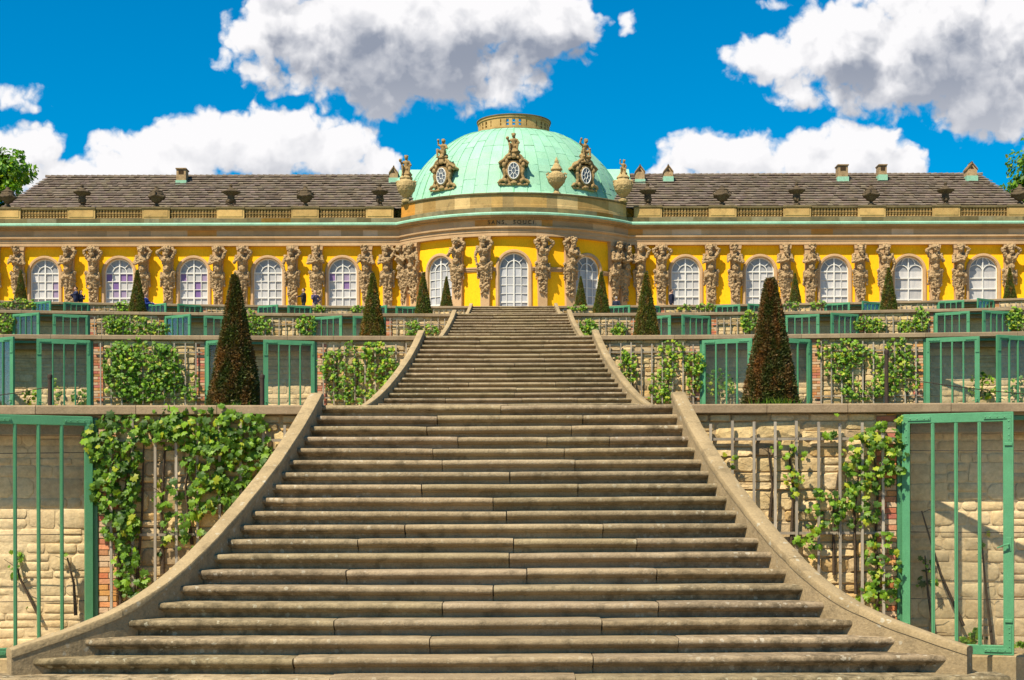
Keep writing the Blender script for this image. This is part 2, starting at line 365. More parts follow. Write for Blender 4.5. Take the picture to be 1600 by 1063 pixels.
# ------------------------------------------------------------------ stairs
NN = np.arange(-1, 23, .25)
WW = np.interp(NN, [-1,0,3,6,8,10,12,14,15,16,17,18,19,20,22], [2.34,2.345,2.45,2.59,2.72,2.865,3.03,3.25,3.41,3.62,3.96,4.40,4.90,5.35,6.2])
ker = np.exp(-.5*(np.arange(-4,5)/2.)**2); ker /= ker.sum()
WW = np.convolve(np.pad(WW, 4, mode='edge'), ker, 'valid')
def hw(n): return float(np.interp(n, NN, WW))
def step_profile():
    p = [(GO+.13, 0.0), (.20, .0015), (.05, .0), (.022, -.002), (.010, -.007), (.0035, -.016), (.0, -.028), (.0, -.044), (.004, -.057), (.013, -.065), (.028, -.069), (.038, -.069)]
    p += [(.039, -.077), (.050, -.079), (.060, -.088), (.074, -.098), (.090, -.102), (.094, -.112), (.096, -RISE-.03)]
    return p
SP = step_profile()
def make_step(n, rng):
    mb = MB()
    e = hw(n)+.03
    if n == 19: e = 4.92
    if n >= 20: e = 4.92+.36*(n-19)
    joints = []
    base = rng.choice([(-.35,.36), (-.12,.5), (-.45,.12,.55), (-.3,.42), (.05,), (-.5,.3), (-.25,.28,.6)])
    for j in base: joints.append((j+rng.uniform(-.06,.06))*min(e, 3.4))
    xs = [-e]+sorted(joints)+[e]
    for s in range(len(xs)-1):
        a, b = xs[s], xs[s+1]; g0 = 0 if s == 0 else rng.uniform(.003,.009); g1 = 0 if s == len(xs)-2 else rng.uniform(.003,.009)
        a += g0; b -= g1; m = max(3, int((b-a)/.16)); P = len(SP)
        dz = rng.uniform(-.005,.005); dyo = rng.uniform(-.007,.007); slope = rng.uniform(-.003,.003); sd_ = rng.uniform(0, 99)
        tint = 1+rng.uniform(-.16,.12); tc = (tint, tint*rng.uniform(.97,1.01), tint*rng.uniform(.92,1.02))
        vs = []
        for i in range(m+1):
            x = a+(b-a)*i/m
            wear = .006*math.exp(-(x/1.6)**2)
            q = noise.noise(Vector((x*1.3, n*3.1, sd_)))*.004 + noise.noise(Vector((x*6, n*1.7, sd_)))*.0022
            chip = max(0, noise.noise(Vector((x*9, n*5.3, sd_+7)))-.38)*.05
            edge = .006 if (i in (0, m) and 0 < s+(i == m) < len(xs)-1) else 0
            for (yy, zz) in SP:
                nose = 1 if yy < .045 and zz > -.075 else 0
                vs.append((x, yy+dyo+nose*(chip+edge+q*.8), zz+dz+slope*(x-a)+(q-wear-edge*.6 if zz > -.09 else 0)-nose*chip*.5))
        fs = [(i*P+j, i*P+j+1, (i+1)*P+j+1, (i+1)*P+j) for i in range(m) for j in range(P-1)]
        fs.append(tuple(range(P-1, -1, -1))); fs.append(tuple(m*P+j for j in range(P)))
        mb.add(vs, fs, 0, tc)
    return mb
def make_flight():
    rng = random.Random(5)
    root = thing('stone_staircase', 'x', 'staircase', (0, TY[1]-NST*GO, TZ[1]-NST*RISE), group='flights of stone stairs up the terraces')
    for n in range(NST):
        o = make_step(n, rng).build('step', MAT['step'], root, smooth=38)
        o.location = (0, (NST-n)*GO, (NST-n)*RISE)
    fill = MB()
    for n in range(NST):                                             # rubble core under the treads
        fill.box(-hw(n)+.0, hw(n)-.0, (NST-n)*GO+.12, NST*GO+.3, (NST-n-1)*RISE-.12+.0, (NST-n)*RISE-.12)
    fill.build('core', MAT['mortar'], root)
    for sgn in (-1, 1):
        ns = np.arange(-.42, 18.42, .155); pts = []
        for n in ns: pts.append((hw(n), (NST-n)*GO, min((NST-n)*RISE, NST*RISE+.012)))
        def ring(i):
            a = pts[max(i-1,0)]; b = pts[min(i+1,len(pts)-1)]; tx, ty = b[0]-a[0], b[1]-a[1]; l = math.hypot(tx, ty)
            return (-ty/l, tx/l)                                     # outward
        wall = MB(); vs = []
        for i, p in enumerate(pts):
            nx, ny = ring(i)
            for (o, z) in ((.0, -.05), (.0, p[2]+.075), (.165, p[2]+.075), (.165, -.05)):
                vs.append((sgn*(p[0]+nx*o), p[1]+ny*o, z))
        m = len(pts)
        fs = [(i*4+j, i*4+(j+1)%4, (i+1)*4+(j+1)%4, (i+1)*4+j) for i in range(m-1) for j in range(4)]
        fs += [(3,2,1,0), tuple((m-1)*4+j for j in range(4))]
        wall.add(vs, fs); w = wall.build('cheek_wall', MAT['cheek'], root, smooth=40)
        capm = MB(); cuts = [0, 21, 43, 66, 88, 107, m-1]
        for c0, c1 in zip(cuts[:-1], cuts[1:]):
            vs = []; prof = [(-.008,.072),(-.008,.125),(0,.143),(.02,.150),(.09,.155),(.155,.150),(.176,.143),(.184,.125),(.184,.072)]; P = len(prof)
            idx = list(range(c0, c1+1)); t = 1+rng.uniform(-.12,.12); up = rng.uniform(-.003,.005)
            for i in idx:
                p = pts[i]; nx, ny = ring(i); sh = 0
                if i == c0 and c0: sh = -.006
                for (o, z) in prof:
                    q = noise.noise(Vector((p[1]*5, o*9, sgn*7+z*20)))*.006
                    vs.append((sgn*(p[0]+nx*o), p[1]+ny*o+sh, p[2]+z+up+q))
            k = len(idx)
            fs = [(i*P+j, i*P+(j+1)%P, (i+1)*P+(j+1)%P, (i+1)*P+j) for i in range(k-1) for j in range(P)]
            fs += [tuple(range(P-1,-1,-1)), tuple((k-1)*P+j for j in range(P))]
            capm.add(vs, fs, 0, (t, t, t*.97))
        capm.build('capstone', MAT['cheek'], w, smooth=40)
    return root
fl1 = make_flight()
for k, lab in ((1, 'wide weathered sandstone staircase in the foreground, lowest and nearest flight between flared cheek walls'),
               (2, 'second flight of stone stairs, directly above the nearest one and flanked by vine walls'),
               (3, 'third flight of stone stairs from below, narrow in the picture, with straight cheek tops'),
               (4, 'topmost short-looking flight of stone stairs right below the yellow palace')):
    f = fl1 if k == 1 else copy_tree(fl1)
    f.location = (0, TY[k]-NST*GO, TZ[k]-NST*RISE); f['label'] = lab
for n in (22, 23):                                                  # two more steps down to the lower ground
    o = make_step(n, random.Random(n)).build('step', MAT['step'], fl1, smooth=38); o.location = (0, (NST-n)*GO, (NST-n)*RISE)

# ------------------------------------------------------------------ retaining walls
def stone_block(mb, x0, x1, z0, z1, p, rng, mi, col):
    g = .007; x0 += g; x1 -= g; z0 += g; z1 -= g
    w, h = x1-x0, z1-z0
    if w < .03 or h < .02: return
    c = min(w, h)*rng.uniform(.10,.28); j = min(w, h)*.10
    out = [(x0+c,z0),(x1-c,z0),(x1,z0+c),(x1,z1-c),(x1-c,z1),(x0+c,z1),(x0,z1-c),(x0,z0+c)]
    out = [(x+rng.uniform(-j,j)*.6, z+rng.uniform(-j,j)*.6) for x, z in out]
    mx, mz = (x0+x1)/2, (z0+z1)/2; vs = []
    tl = rng.uniform(-.02,.02); tz = rng.uniform(-.02,.02)
    for (s, wv) in ((1, -.04), (.985, p-.016), (.86, p)):
        for (x, z) in out: vs.append((mx+(x-mx)*s, wv+(tl*(x-mx)/w+tz*(z-mz)/h if wv > 0 else 0)+(rng.uniform(-.006,.006) if s < .9 else 0), mz+(z-mz)*s))
    vs.append((mx+rng.uniform(-.2,.2)*w, p+rng.uniform(.0,.014), mz+rng.uniform(-.2,.2)*h))
    fs = []
    for r in range(2):
        for i in range(8): fs.append((r*8+i, r*8+(i+1)%8, (r+1)*8+(i+1)%8, (r+1)*8+i))
    for i in range(8): fs.append((16+i, 16+(i+1)%8, 24))
    mb.add(vs, fs, mi, col)
def stone_field(mb, x0, x1, z0, z1, rng):
    z = z0
    while z < z1-.03:
        h = rng.choice([.10,.14,.17,.2,.24,.28]); h = min(h, z1-z)
        if z1-z-h < .07: h = z1-z
        x = x0
        while x < x1-.02:
            l = rng.uniform(.16,.62)*(.7+h*1.6); l = min(l, x1-x)
            if x1-x-l < .1: l = x1-x
            if h > .19 and rng.random() < .3:
                m = h*rng.uniform(.4,.6); parts = [(z, z+m), (z+m, z+h)]
            else: parts = [(z, z+h)]
            for (a, b) in parts:
                t = rng.gauss(1, .13); warm = rng.random()
                col = (t, t*(.90 if warm < .12 else 1.0), t*(.72 if warm < .12 else rng.uniform(.9,1.06)))
                if warm > .93: col = (t*.62, t*.6, t*.62)
                stone_block(mb, x, x+l, a, b, rng.uniform(.004,.034), rng, 0, col)
            x += l
        z += h
def brick_pier(mb, x0, x1, z0, z1, rng, mi):
    z = z0; r = 0; bh = .077
    while z < z1-.02:
        h = min(bh, z1-z); cut = [x0, x0+(x1-x0)*(.5 if r % 2 else .98), x1]
        for a, b in zip(cut[:-1], cut[1:]):
            if b-a < .03: continue
            t = rng.uniform(.75,1.25); q = rng.random()
            col = (t, t*rng.uniform(.8,1.4), t*rng.uniform(.8,1.6))
            if q < .46: col = (1.08, 1.95, 2.7)                        # lime-washed bricks
            mb.box(a+.005, b-.005, -.03, rng.uniform(.008,.018), z+.006, z+h-.006, mi, col, .003)
        z += h; r += 1
DW, DH = 1.42, 3.17
def door_mesh(s):
    mb = MB(); g = MB()
    def bx(a, b, y0, y1, z0, z1, ch=.006):
        x0, x1 = sorted((s*a, s*b)); mb.box(x0, x1, y0, y1, z0, z1, 0, (1,1,1), ch)
    bx(0, .10, -.03, .03, 0, DH); bx(DW-.13, DW, -.032, .032, 0, DH)
    bx(.10, DW-.13, -.028, .028, DH-.125, DH); bx(.10, DW-.13, -.028, .028, 0, .13)
    ix0, ix1 = .10, DW-.13
    for i in (1, 2, 3):
        x = ix0+(ix1-ix0)*i/4; bx(x-.022, x+.022, -.022, .022, .13, DH-.125, .004)
        bx(x-.006, x+.006, -.034, -.0225, .13, DH-.125, .002)
    for (cx_, dx) in ((.03, 1), (DW-.03, -1)):                        # riveted corner irons
        for zc, dz in ((.04, 1), (DH-.04, -1)):
            bx(min(cx_, cx_+dx*.34), max(cx_, cx_+dx*.34), -.043, -.033, min(zc, zc+dz*.05), max(zc, zc+dz*.05), .003)
            bx(min(cx_, cx_+dx*.05), max(cx_, cx_+dx*.05), -.0425, -.0325, min(zc+dz*.051, zc+dz*.36), max(zc+dz*.051, zc+dz*.36), .003)
            for q in (.08, .17, .26, .32):
                mb.ball((s*(cx_+dx*q), -.045, zc+dz*.025), .009, 6, 4); mb.ball((s*(cx_+dx*.025), -.045, zc+dz*q), .009, 6, 4)
    for i in range(4):
        a = ix0+(ix1-ix0)*i/4+.01; b = ix0+(ix1-ix0)*(i+1)/4-.01; x0, x1 = sorted((s*a, s*b))
        zz = [.12, 1.13, 2.12, DH-.12]
        for q in range(3): g.box(x0, x1, .002+.002*q, .006+.002*q, zz[q]-(.02 if q else 0), zz[q+1])
    h = MB()
    h.tube([(s*(DW-.06), -.03, 1.45), (s*(DW-.06), -.085, 1.45), (s*(DW-.10), -.09, 1.44), (s*(DW-.2), -.085, 1.40)], [.012,.011,.011,.008], 7)
    h.box(*sorted((s*(DW-.09), s*(DW-.03))), -.042, -.033, 1.36, 1.54, 0, (1,1,1), .004)
    for z in (.45, 2.75): h.box(*sorted((s*(DW-.11), s*(DW-.015))), -.05, -.033, z-.02, z+.02, 0, (1,1,1), .004)
    return mb, g, h
DOORS = {}
for s in (1, -1):
    f, g, h = door_mesh(s)
    DOORS[s] = (f.mesh('glazed_door', [MAT['green']], 30), g.mesh('pane', [MAT['glass']]), h.mesh('handle', [MAT['green']], 30))
NICHE = [(5.35,8.45),(11.5,14.62),(17.65,20.77),(23.8,26.9),(29.95,33.1)]
XEND = [0, 11.5, 17.65, 29.95, 37]
WORDS = ['', 'lowest and nearest', 'second', 'third', 'topmost']
def retaining_wall(k, side):
    rng = random.Random(100*k+side)
    zb, zt = TZ[k-1], TZ[k]
    sname = 'left' if side < 0 else 'right'
    root = thing('retaining_wall', 'x', 'wall', (side*4, wy(k, 4), zb), group='terrace retaining walls with niches')
    root['label'] = {1: f'{WORDS[k]} rubble stone retaining wall on the {sname} of the stairs, with a big open green glazed door',
                     2: f'second stone terrace wall up, {sname} of the stairs, rubble panels between brick piers and open green doors',
                     3: f'third stone terrace wall up, {sname} of the stairs, low green doors showing above the coping below',
                     4: f'topmost terrace wall {sname} of the stairs, only a thin strip showing below the palace'}[k]
    def fin(mb, name, mats, sm=None):
        mb.mapv(lambda p: (side*p[0], wy(k, p[0])-p[1], p[2]))
        if side < 0: mb.f = [f[::-1] for f in mb.f]
        mb.f = [f[::-1] for f in mb.f]
        return mb.build(name, mats, root, sm, world=True)
    niches = [n for n in NICHE if n[1] <= XEND[k]+.1]
    secs = []; x = 2.36
    for (a, b) in niches: secs.append((x, a)); x = b
    if x < XEND[k]-.1: secs.append((x, XEND[k]))
    body = MB(); br = MB(); cop = MB(); tre = MB(); back = MB(); lin_ = MB(); grn = MB(); wire = MB()
    for si, (a, b) in enumerate(secs):
        nseg = max(1, int((b-a)/1.5))
        for q in range(nseg):
            u0, u1 = a+(b-a)*q/nseg, a+(b-a)*(q+1)/nseg; body.box(u0, u1, -.6, -.012, zb-.1, zt-.13, 1)
        pl = .27 if si > 0 else 0; pr = .27 if (b, ) and any(abs(b-n[0]) < .01 for n in niches) else 0
        stone_field(body, a+pl, b-pr, zb-.02, zt-.13, rng)
        if pl: brick_pier(br, a, a+pl, zb, zt-.13, rng, 0)
        if pr: brick_pier(br, b-pr, b, zb, zt-.13, rng, 0)
        nb = int((b-a-.3)/.288); o = (b-a-nb*.288)/2
        for i in range(nb+1):
            xx = a+o+i*.288; l = rng.uniform(-.012,.012); top = zt-.19-rng.uniform(0,.08); bt = rng.uniform(.8,1.15)
            tre.add([(xx-.017,.085,zb),(xx+.017,.085,zb),(xx+.017,.115,zb),(xx-.017,.115,zb),(xx-.017+l,.085,top),(xx+.017+l,.085,top),(xx+.017+l,.115,top),(xx-.017+l,.115,top)],
                    [(3,2,1,0),(4,5,6,7),(0,1,5,4),(1,2,6,5),(2,3,7,6),(3,0,4,7)], 0, (bt,bt,bt))
        for dz in (.47, 1.73, 2.95):
            for q in range(nseg):
                u0, u1 = a+.05+(b-a-.1)*q/nseg, a+.05+(b-a-.1)*(q+1)/nseg
                tre.box(u0, u1, .055, .084, zt-dz-.018, zt-dz+.018, 0, (.8,.78,.75))
    for (a, b) in niches:
        nq = 10; nz_ = 9; vs = []
        for j in range(nz_+1):
            for i in range(nq+1):
                q = noise.noise(Vector((a+i*.31, j*.36, k*3+side)))*.035
                vs.append((a+(b-a)*i/nq, -.535+q*.5, zb-.05+(zt-.1-zb)*j/nz_))
        back.add(vs, [(j*(nq+1)+i, j*(nq+1)+i+1, (j+1)*(nq+1)+i+1, (j+1)*(nq+1)+i) for j in range(nz_) for i in range(nq)], 0, (1,1,1))
        back.box(a, b, -1.15, -.60, zb-.1, zt-.13); back.box(a-.3, a, -1.15, -.6, zb-.1, zt-.13); back.box(b, b+.3, -1.15, -.6, zb-.1, zt-.13)
        nv = len(back.v); tmp = MB(); stone_field(tmp, a, b, zb-.02, zt-.13, rng) if k < 3 else None
        back.add([(x_, -.53+max(w_, -.03)*.36, z_) for (x_, w_, z_) in tmp.v], tmp.f); back.c[-len(tmp.f):] = [tuple(.7+.3*q_ for q_ in c_) for c_ in tmp.c] if tmp.f else back.c[-0:]
        lin_.box(a-.02, b+.02, -1.0, .0, zt-.16, zt-.125); lin_.box(a, b, -.50, -.22, zt-.38, zt-.162, 0, (1,1,1), .01)
        lin_.box(a+.003, b-.003, -.5, .13, zb-.05, max(zb, 0)+.10, 0, (1.5,1.5,1.4), .02)
        for xx in (a, b-.085): grn.box(xx, xx+.085, -.09, .035, max(zb, 0)+.10, zt-.165, 0, (.8,.8,.8), .006)
        grn.box(a+.087, b-.087, -.085, -.02, zt-.225, zt-.163, 0, (.8,.8,.8), .005)
        for dz in (.62, 1.72, 2.62):
            wire.tube([(a+.02, -.16, zt-dz), ((a+b)/2, -.16, zt-dz-.012), (b-.02, -.16, zt-dz)], .0055, 5)
        for (hx, s) in ((a+.06, 1), (b-.06, -1)):
            if k == 1 and s == -1 and a < 6: continue
            ss = s*side; fm, gm, hm = DOORS[ss]
            th = {1: 26, 2: 20, 3: 24, 4: 26}[k]+rng.uniform(-7, 7)
            if s < 0: th += 4
            d = link('glazed_door', fm, root); d.location = Vector((side*hx, wy(k, hx)-.065, max(zb, 0)+.14)) - root.location
            d.rotation_euler = (0, 0, -R(th) if ss > 0 else R(th))
            if k == 1: d['label'] = 'tall green iron framed glass door standing open, nearest to the viewer'
            link('pane', gm, d); link('handle', hm, d)
    x = 2.36
    while x < XEND[k]-.01:
        l = min(rng.uniform(1.05,1.4), XEND[k]-x)
        if XEND[k]-x-l < .3: l = XEND[k]-x
        t = 1+rng.uniform(-.13,.13); v0 = len(cop.v)
        n2 = 2
        prof = [(-.45,-.125),(.105,-.125),(.115,-.115),(.115,-.018),(.103,0),(-.45,0)]
        vs = []
        for i in range(n2+1):
            xx = x+.004+(l-.008)*i/n2
            for (w, z) in prof: vs.append((xx, w+noise.noise(Vector((xx*3,k,w)))*.006, zt+z))
        P = len(prof)
        fs = [(i*P+j, (i+1)*P+j, (i+1)*P+(j+1)%P, i*P+(j+1)%P) for i in range(n2) for j in range(P)]+[tuple(range(P)), tuple(n2*P+j for j in range(P-1,-1,-1))]
        cop.add(vs, [f[::-1] for f in fs], 0, (t, t*.985, t*.97)); x += l
    fin(body, 'stone_facing', [MAT['rubble'], MAT['mortar']]); fin(cop, 'coping', [MAT['coping']])
    if br.v: fin(br, 'brick_pier', [MAT['brick']])
    fin(tre, 'trellis', [MAT['batten']])
    if niches:
        fin(back, 'niche', [MAT['plaster']], 60); fin(lin_, 'lintel', [MAT['lintel']]); fin(grn, 'door_frame', [MAT['green']]); fin(wire, 'wire', [MAT['iron']])
for k in (1, 2, 3, 4):
    for side in (-1, 1): retaining_wall(k, side)

for k in (1, 2, 3, 4):                                             # grass banks carry the terraces on beyond the walls
    for side in (-1, 1):
        xs = [XEND[k]+.02+(75-XEND[k])*i/24 for i in range(25)]; mb = MB()
        mb.add([(side*x, wy(k, x)-(1.9 if j == 0 else 0)+.1, TZ[k-1]-.02 if j == 0 else TZ[k]-.006) for j in (0, 1) for x in xs], [(i, i+1, 26+i, 25+i) if side > 0 else (25+i, 26+i, i+1, i) for i in range(24)])
        o = mb.build('grass_bank', MAT['grass_soil']); o['kind'] = 'structure'
# ------------------------------------------------------------------ vines
LEAF = [(0,-.28),(.26,-.42),(.36,-.14),(.56,.02),(.36,.16),(.34,.40),(.14,.34),(0,.62),(-.14,.34),(-.34,.40),(-.36,.16),(-.56,.02),(-.36,-.14),(-.26,-.42)]
def leaf(mb, c, n, d, s, col, rng):
    n = n.normalized(); d = (d-n*d.dot(n)); d = d.normalized() if d.length > 1e-3 else Vector((1,0,0)); r = d.cross(n)
    fold = rng.uniform(.02,.22); cup = rng.uniform(-.12,.1)
    vs = [c+n*s*fold*.55]
    for (a, b) in LEAF: vs.append(c+r*(a*s)+d*(b*s)+n*(s*(abs(a)*fold*1.2*(-1 if cup < 0 else 1)-b*b*.25)))
    k = len(LEAF); mb.add(vs, [(0, 1+i, 1+(i+1) % k) for i in range(k)], 0, col)
def green(rng, yellow=.2, bright=1.):
    q = rng.random()
    q = q if rng.random() < .6 else .5+.5*q
    if q < yellow: c = (.30, .34, .022)
    elif q < yellow+.36: c = (.165, .29, .016)
    elif q < .85: c = (.090, .185, .012)
    else: c = (.045, .10, .012)
    t = rng.uniform(.68,1.02)*bright; return (c[0]*t, c[1]*t, c[2]*t)
BRI = [1, 1.12, 1.3, 1.3, 1.3]
def vine(name, label, cat, k, blobs, nleaf, size, stems=(), yellow=.2, group='grape vines trained on the terrace walls', w0=.06, w1=.30, seed=1, gap=.0):
    rng = random.Random(seed); mb = MB(); st = MB()
    ar = [b[2]*b[3]*(b[4] if len(b) > 4 else 1) for b in blobs]; tot = sum(ar); cnt = 0
    cps = [wallpt(k, b[0], b[1], .1) for b in blobs]
    for b, a in zip(blobs, ar):
        m = int(nleaf*(1.5 if k == 1 else 1.8)*a/tot); i = 0; tries = 0
        while i < m and tries < m*5:
            tries += 1
            an = rng.uniform(0, 2*PI); rr = math.sqrt(rng.random())*(1+.18*noise.noise(Vector((math.cos(an)*2, math.sin(an)*2, seed+b[0]))))
            px, py = b[0]+b[2]*rr*math.cos(an), b[1]+b[3]*rr*math.sin(an)
            if noise.noise(Vector((px/14*(k if k < 3 else 2.5), py/14*(k if k < 3 else 2.5), seed))) < -.22+gap: continue
            w = w0+(w1-w0)*rng.random()**1.3*math.sqrt(max(0, 1-.75*rr*rr)); p = wallpt(k, px, py, w); i += 1
            n = Vector((rng.gauss(-.15,.5), -1, rng.gauss(.5,.45))); d = Vector((rng.gauss(0,.55), -.25, -1))
            leaf(mb, p, n, d, size*.86*(.42+.8*rng.random()**1.2), green(rng, yellow, BRI[k]), rng)
    for s in stems:
        pts = [wallpt(k, x, y, w0*.7+rng.uniform(0,.04)) for (x, y) in s]; m = len(pts)
        st.tube(pts, [(.020-.012*i/max(1,m-1))*(1.25 if k == 1 else 1) for i in range(m)], 6)
        for i in range(m-1):                                          # twigs
            for q in range(2):
                p = pts[i].lerp(pts[i+1], rng.random()); e = p+Vector((rng.uniform(-.2,.2), -rng.uniform(.02,.12), rng.uniform(.0,.2)))
                st.tube([p, p.lerp(e,.5)+Vector((0,-.02,.01)), e], [.006,.004,.003], 4)
    x, y = blobs[0][0], blobs[0][1]; base = wallpt(k, x, y, .1); base.z = TZ[k-1]
    root = thing(name, label, cat, base, group=group)
    mb.build('foliage', MAT['leaf'], root, world=True)
    if st.v: st.build('stem', MAT['bark'], root, 60, world=True)
V = 'grape_vine'
vine(V, 'dense leafy vine hanging beside the left green door in the foreground', 'vine', 1,
     [(183,690,50,48),(180,760,40,45),(190,820,30,42),(197,880,22,55,.6),(212,905,22,35,.5)], 430, .135, [[(190,975),(186,870),(192,790),(205,700)],[(213,920),(222,800),(225,690)]], .14, seed=1)
vine(V, 'large bushy vine with bright leaves above the left cheek wall of the lowest stairs', 'vine', 1,
     [(330,672,95,38),(355,720,72,48),(335,775,40,38),(262,664,30,28,.7),(295,830,26,34,.45),(262,780,24,40,.3),(252,815,14,50,.25),(240,655,40,14,.4)], 640, .135,
     [[(255,895),(252,800),(258,700),(250,655)],[(300,850),(290,760),(300,690)],[(345,800),(350,720)]], .16, seed=2)
vine(V, 'sprawling vine in front of the orange brick pier by the right green door', 'vine', 1,
     [(1358,725,42,52,.8),(1340,790,36,38,.7),(1375,690,32,30,.7),(1290,800,30,38,.6),(1265,840,22,30,.5),(1380,880,30,52,.6),(1405,700,14,60,.5),(1375,935,36,18,.6),(1300,690,14,12,.35),(1256,712,10,10,.4),(1308,655,10,10,.3)], 390, .115,
     [[(1372,950),(1368,850),(1372,760),(1362,690)],[(1303,900),(1302,800),(1310,740)],[(1337,930),(1335,800),(1345,720)]], .26, seed=3, gap=.1)
vine(V, 'two gnarled bare vine stems with a few leaves, close to the right cheek wall', 'vine', 1,
     [(1236,730,10,40,.5),(1140,720,12,16,.4),(1210,700,12,12,.3),(1250,760,14,20,.4)], 34, .095,
     [[(1203,810),(1207,760),(1200,700)],[(1236,850),(1240,770),(1233,710),(1238,690)]], .5, seed=4)
vine(V, 'thick square-shaped vine bush on the second wall left, leftmost of that wall', 'vine', 2,
     [(222,578,60,50,1.1),(190,570,30,40),(262,575,26,40,.8),(235,612,70,16,.7),(300,605,14,26,.4)], 760, .135, [[(200,628),(205,580)],[(240,628),(236,570)]], .12, seed=5, w1=.4)
vine(V, 'lush vine on the second wall between the green door and the left cheek wall', 'vine', 2,
     [(592,565,30,32),(600,600,26,24,.9),(530,570,30,24,.8),(545,600,34,24,.7),(508,575,14,20,.5),(550,545,14,14,.5),(560,622,50,10,.7),(580,545,20,10,.5)], 560, .125,
     [[(528,622),(526,570),(532,540)],[(558,622),(560,560)],[(600,620),(598,570)]], .22, seed=6, w1=.36, gap=.2)
vine(V, 'thin vine on the second wall just right of the right cheek wall', 'vine', 2,
     [(984,575,13,26,.6),(975,560,10,14,.5)], 70, .115, [[(996,622),(985,590),(978,560)]], .3, seed=7, gap=.05)
vine(V, 'upright vine column on the second wall, middle of the panel right of the stairs', 'vine', 2,
     [(1050,548,22,16,.7),(1045,575,14,22,.6),(1032,600,20,22,.7),(1040,622,26,8,.6)], 190, .115, [[(1042,628),(1046,580),(1050,545)]], .32, seed=8, gap=.04)
vine(V, 'vine beside the orange brick edge of the first right door on the second wall', 'vine', 2,
     [(1086,568,17,18),(1085,600,12,18,.5)], 110, .115, [[(1088,628),(1085,600),(1086,568)]], .28, seed=9)
vine(V, 'broad vine spreading over the second wall right of the dark yew cone', 'vine', 2,
     [(1325,550,30,20),(1312,575,24,24,.8),(1330,610,16,18,.7),(1350,560,26,16,.5),(1285,545,10,18,.5),(1345,618,30,8,.6)], 330, .12,
     [[(1330,626),(1325,580),(1320,545)],[(1350,626),(1352,570)]], .26, seed=10, gap=.1)
vine(V, 'vine climbing against the brick pier at the right end of that second wall panel', 'vine', 2,
     [(1405,545,20,18,.8),(1395,580,30,24,.9),(1380,605,28,18,.8),(1425,585,14,30,.5)], 290, .12, [[(1420,626),(1410,580),(1405,545)],[(1385,626),(1390,585)]], .25, seed=11, gap=.08)
for i, (lab, bl, n) in enumerate([('small potted-looking fig shoot inside the far left niche of the second wall', [(48,618,14,14,.6),(86,612,10,22,.8)], 40),
        ('young fig shoot behind the open door left on the second wall', [(125,615,14,16,.6)], 26),
        ('sprawling fig branch in front of the first right door on the second wall', [(1122,600,26,22,.9),(1140,612,12,12,.6)], 80),
        ('leafy fig shoot in the open right niche of the second wall', [(1535,605,22,22,.8)], 50),
        ('low fig shoot at the right edge of the photo on the second wall', [(1590,612,18,22,.7)], 40)]):
    b = bl[0]; vine('fig_plant', lab, 'plant', 2, bl, n, .13, [[(b[0]-4, 628), (b[0], b[1])]], .3, group='young fig plants in the niches', seed=30+i, w0=-.3, w1=.15)
T3V = [('wide vine mass on the third wall, leftmost long one', [(205,507,42,16),(180,505,22,16),(250,512,20,10)], 300),
       ('vine at the left picture edge on the third wall', [(5,505,18,20)], 110),
       ('vine to the right of the left big yew on the third wall', [(405,508,22,16),(390,500,10,20)], 150),
       ('round vine beside a green door, third wall left', [(480,507,16,18)], 110),
       ('small vine near the stairs on the third wall left', [(645,512,14,13),(672,517,14,10)], 80),
       ('small round vine next to the right cheek of the third stairs', [(920,512,15,14)], 90),
       ('low vine between cheek and yew on the third wall right', [(968,516,13,11)], 60),
       ('compact vine left of the tall right yew on the third wall', [(1172,503,14,18)], 110),
       ('pair of vine tufts on the third wall right of the tall yew', [(1350,507,16,13),(1372,510,14,11)], 120),
       ('upright vine tuft by the green door, third wall right', [(1440,500,13,20),(1415,512,14,10)], 140),
       ('vine at the right picture edge on the third wall', [(1588,500,18,18)], 120)]
for i, (lab, bl, n) in enumerate(T3V): vine(V, lab, 'vine', 3, bl, n, .15, [[(bl[0][0], 522), (bl[0][0]+2, bl[0][1])]], .2, seed=50+i)
T4V = [('strip of vine leaves on the topmost wall at the far left', [(30,472,34,8)], 90), ('vine tuft on the topmost wall below a left arched window', [(192,477,16,8)], 60),
       ('vine tuft on the topmost wall below the couple', [(500,481,10,6),(560,482,12,5)], 60), ('vine strip on the topmost wall just right of the stairs', [(905,481,16,5)], 40),
       ('vine tuft on the topmost wall below the window right of the rotunda', [(1105,480,16,6),(1070,481,12,5)], 60),
       ('vine on the topmost wall right, beside the far yew', [(1238,477,12,6),(1280,477,14,6)], 60)]
for i, (lab, bl, n) in enumerate(T4V): vine(V, lab, 'vine', 4, bl, n, .16, [], .25, seed=70+i)
vine('fig_plant', 'wispy fig shoot behind the panes of the nearest right door', 'plant', 1, [(1450,905,20,30,.5),(1445,870,12,14,.4)], 26, .11, [[(1460,1000),(1450,930),(1445,870)]], .1, group='young fig plants in the niches', seed=81, w0=-.65, w1=-.3)
vine('fig_plant', 'tall fig stem with few leaves inside the right foreground niche', 'plant', 1, [(1538,850,10,24,.5),(1530,990,26,12,.6)], 24, .11, [[(1550,1010),(1540,920),(1532,830)],[(1505,980),(1470,900),(1440,800)]], .1, group='young fig plants in the niches', seed=82, w0=-.65, w1=-.35)
vine('fig_plant', 'dark leafed fig shoot behind the left foreground door bars', 'plant', 1, [(25,880,14,26,.6),(40,940,12,14,.4),(100,870,12,14,.5)], 34, .12, [[(60,960),(30,900),(22,860)],[(118,960),(115,910),(105,870)]], .05, group='young fig plants in the niches', seed=83, w0=-.65, w1=-.35)
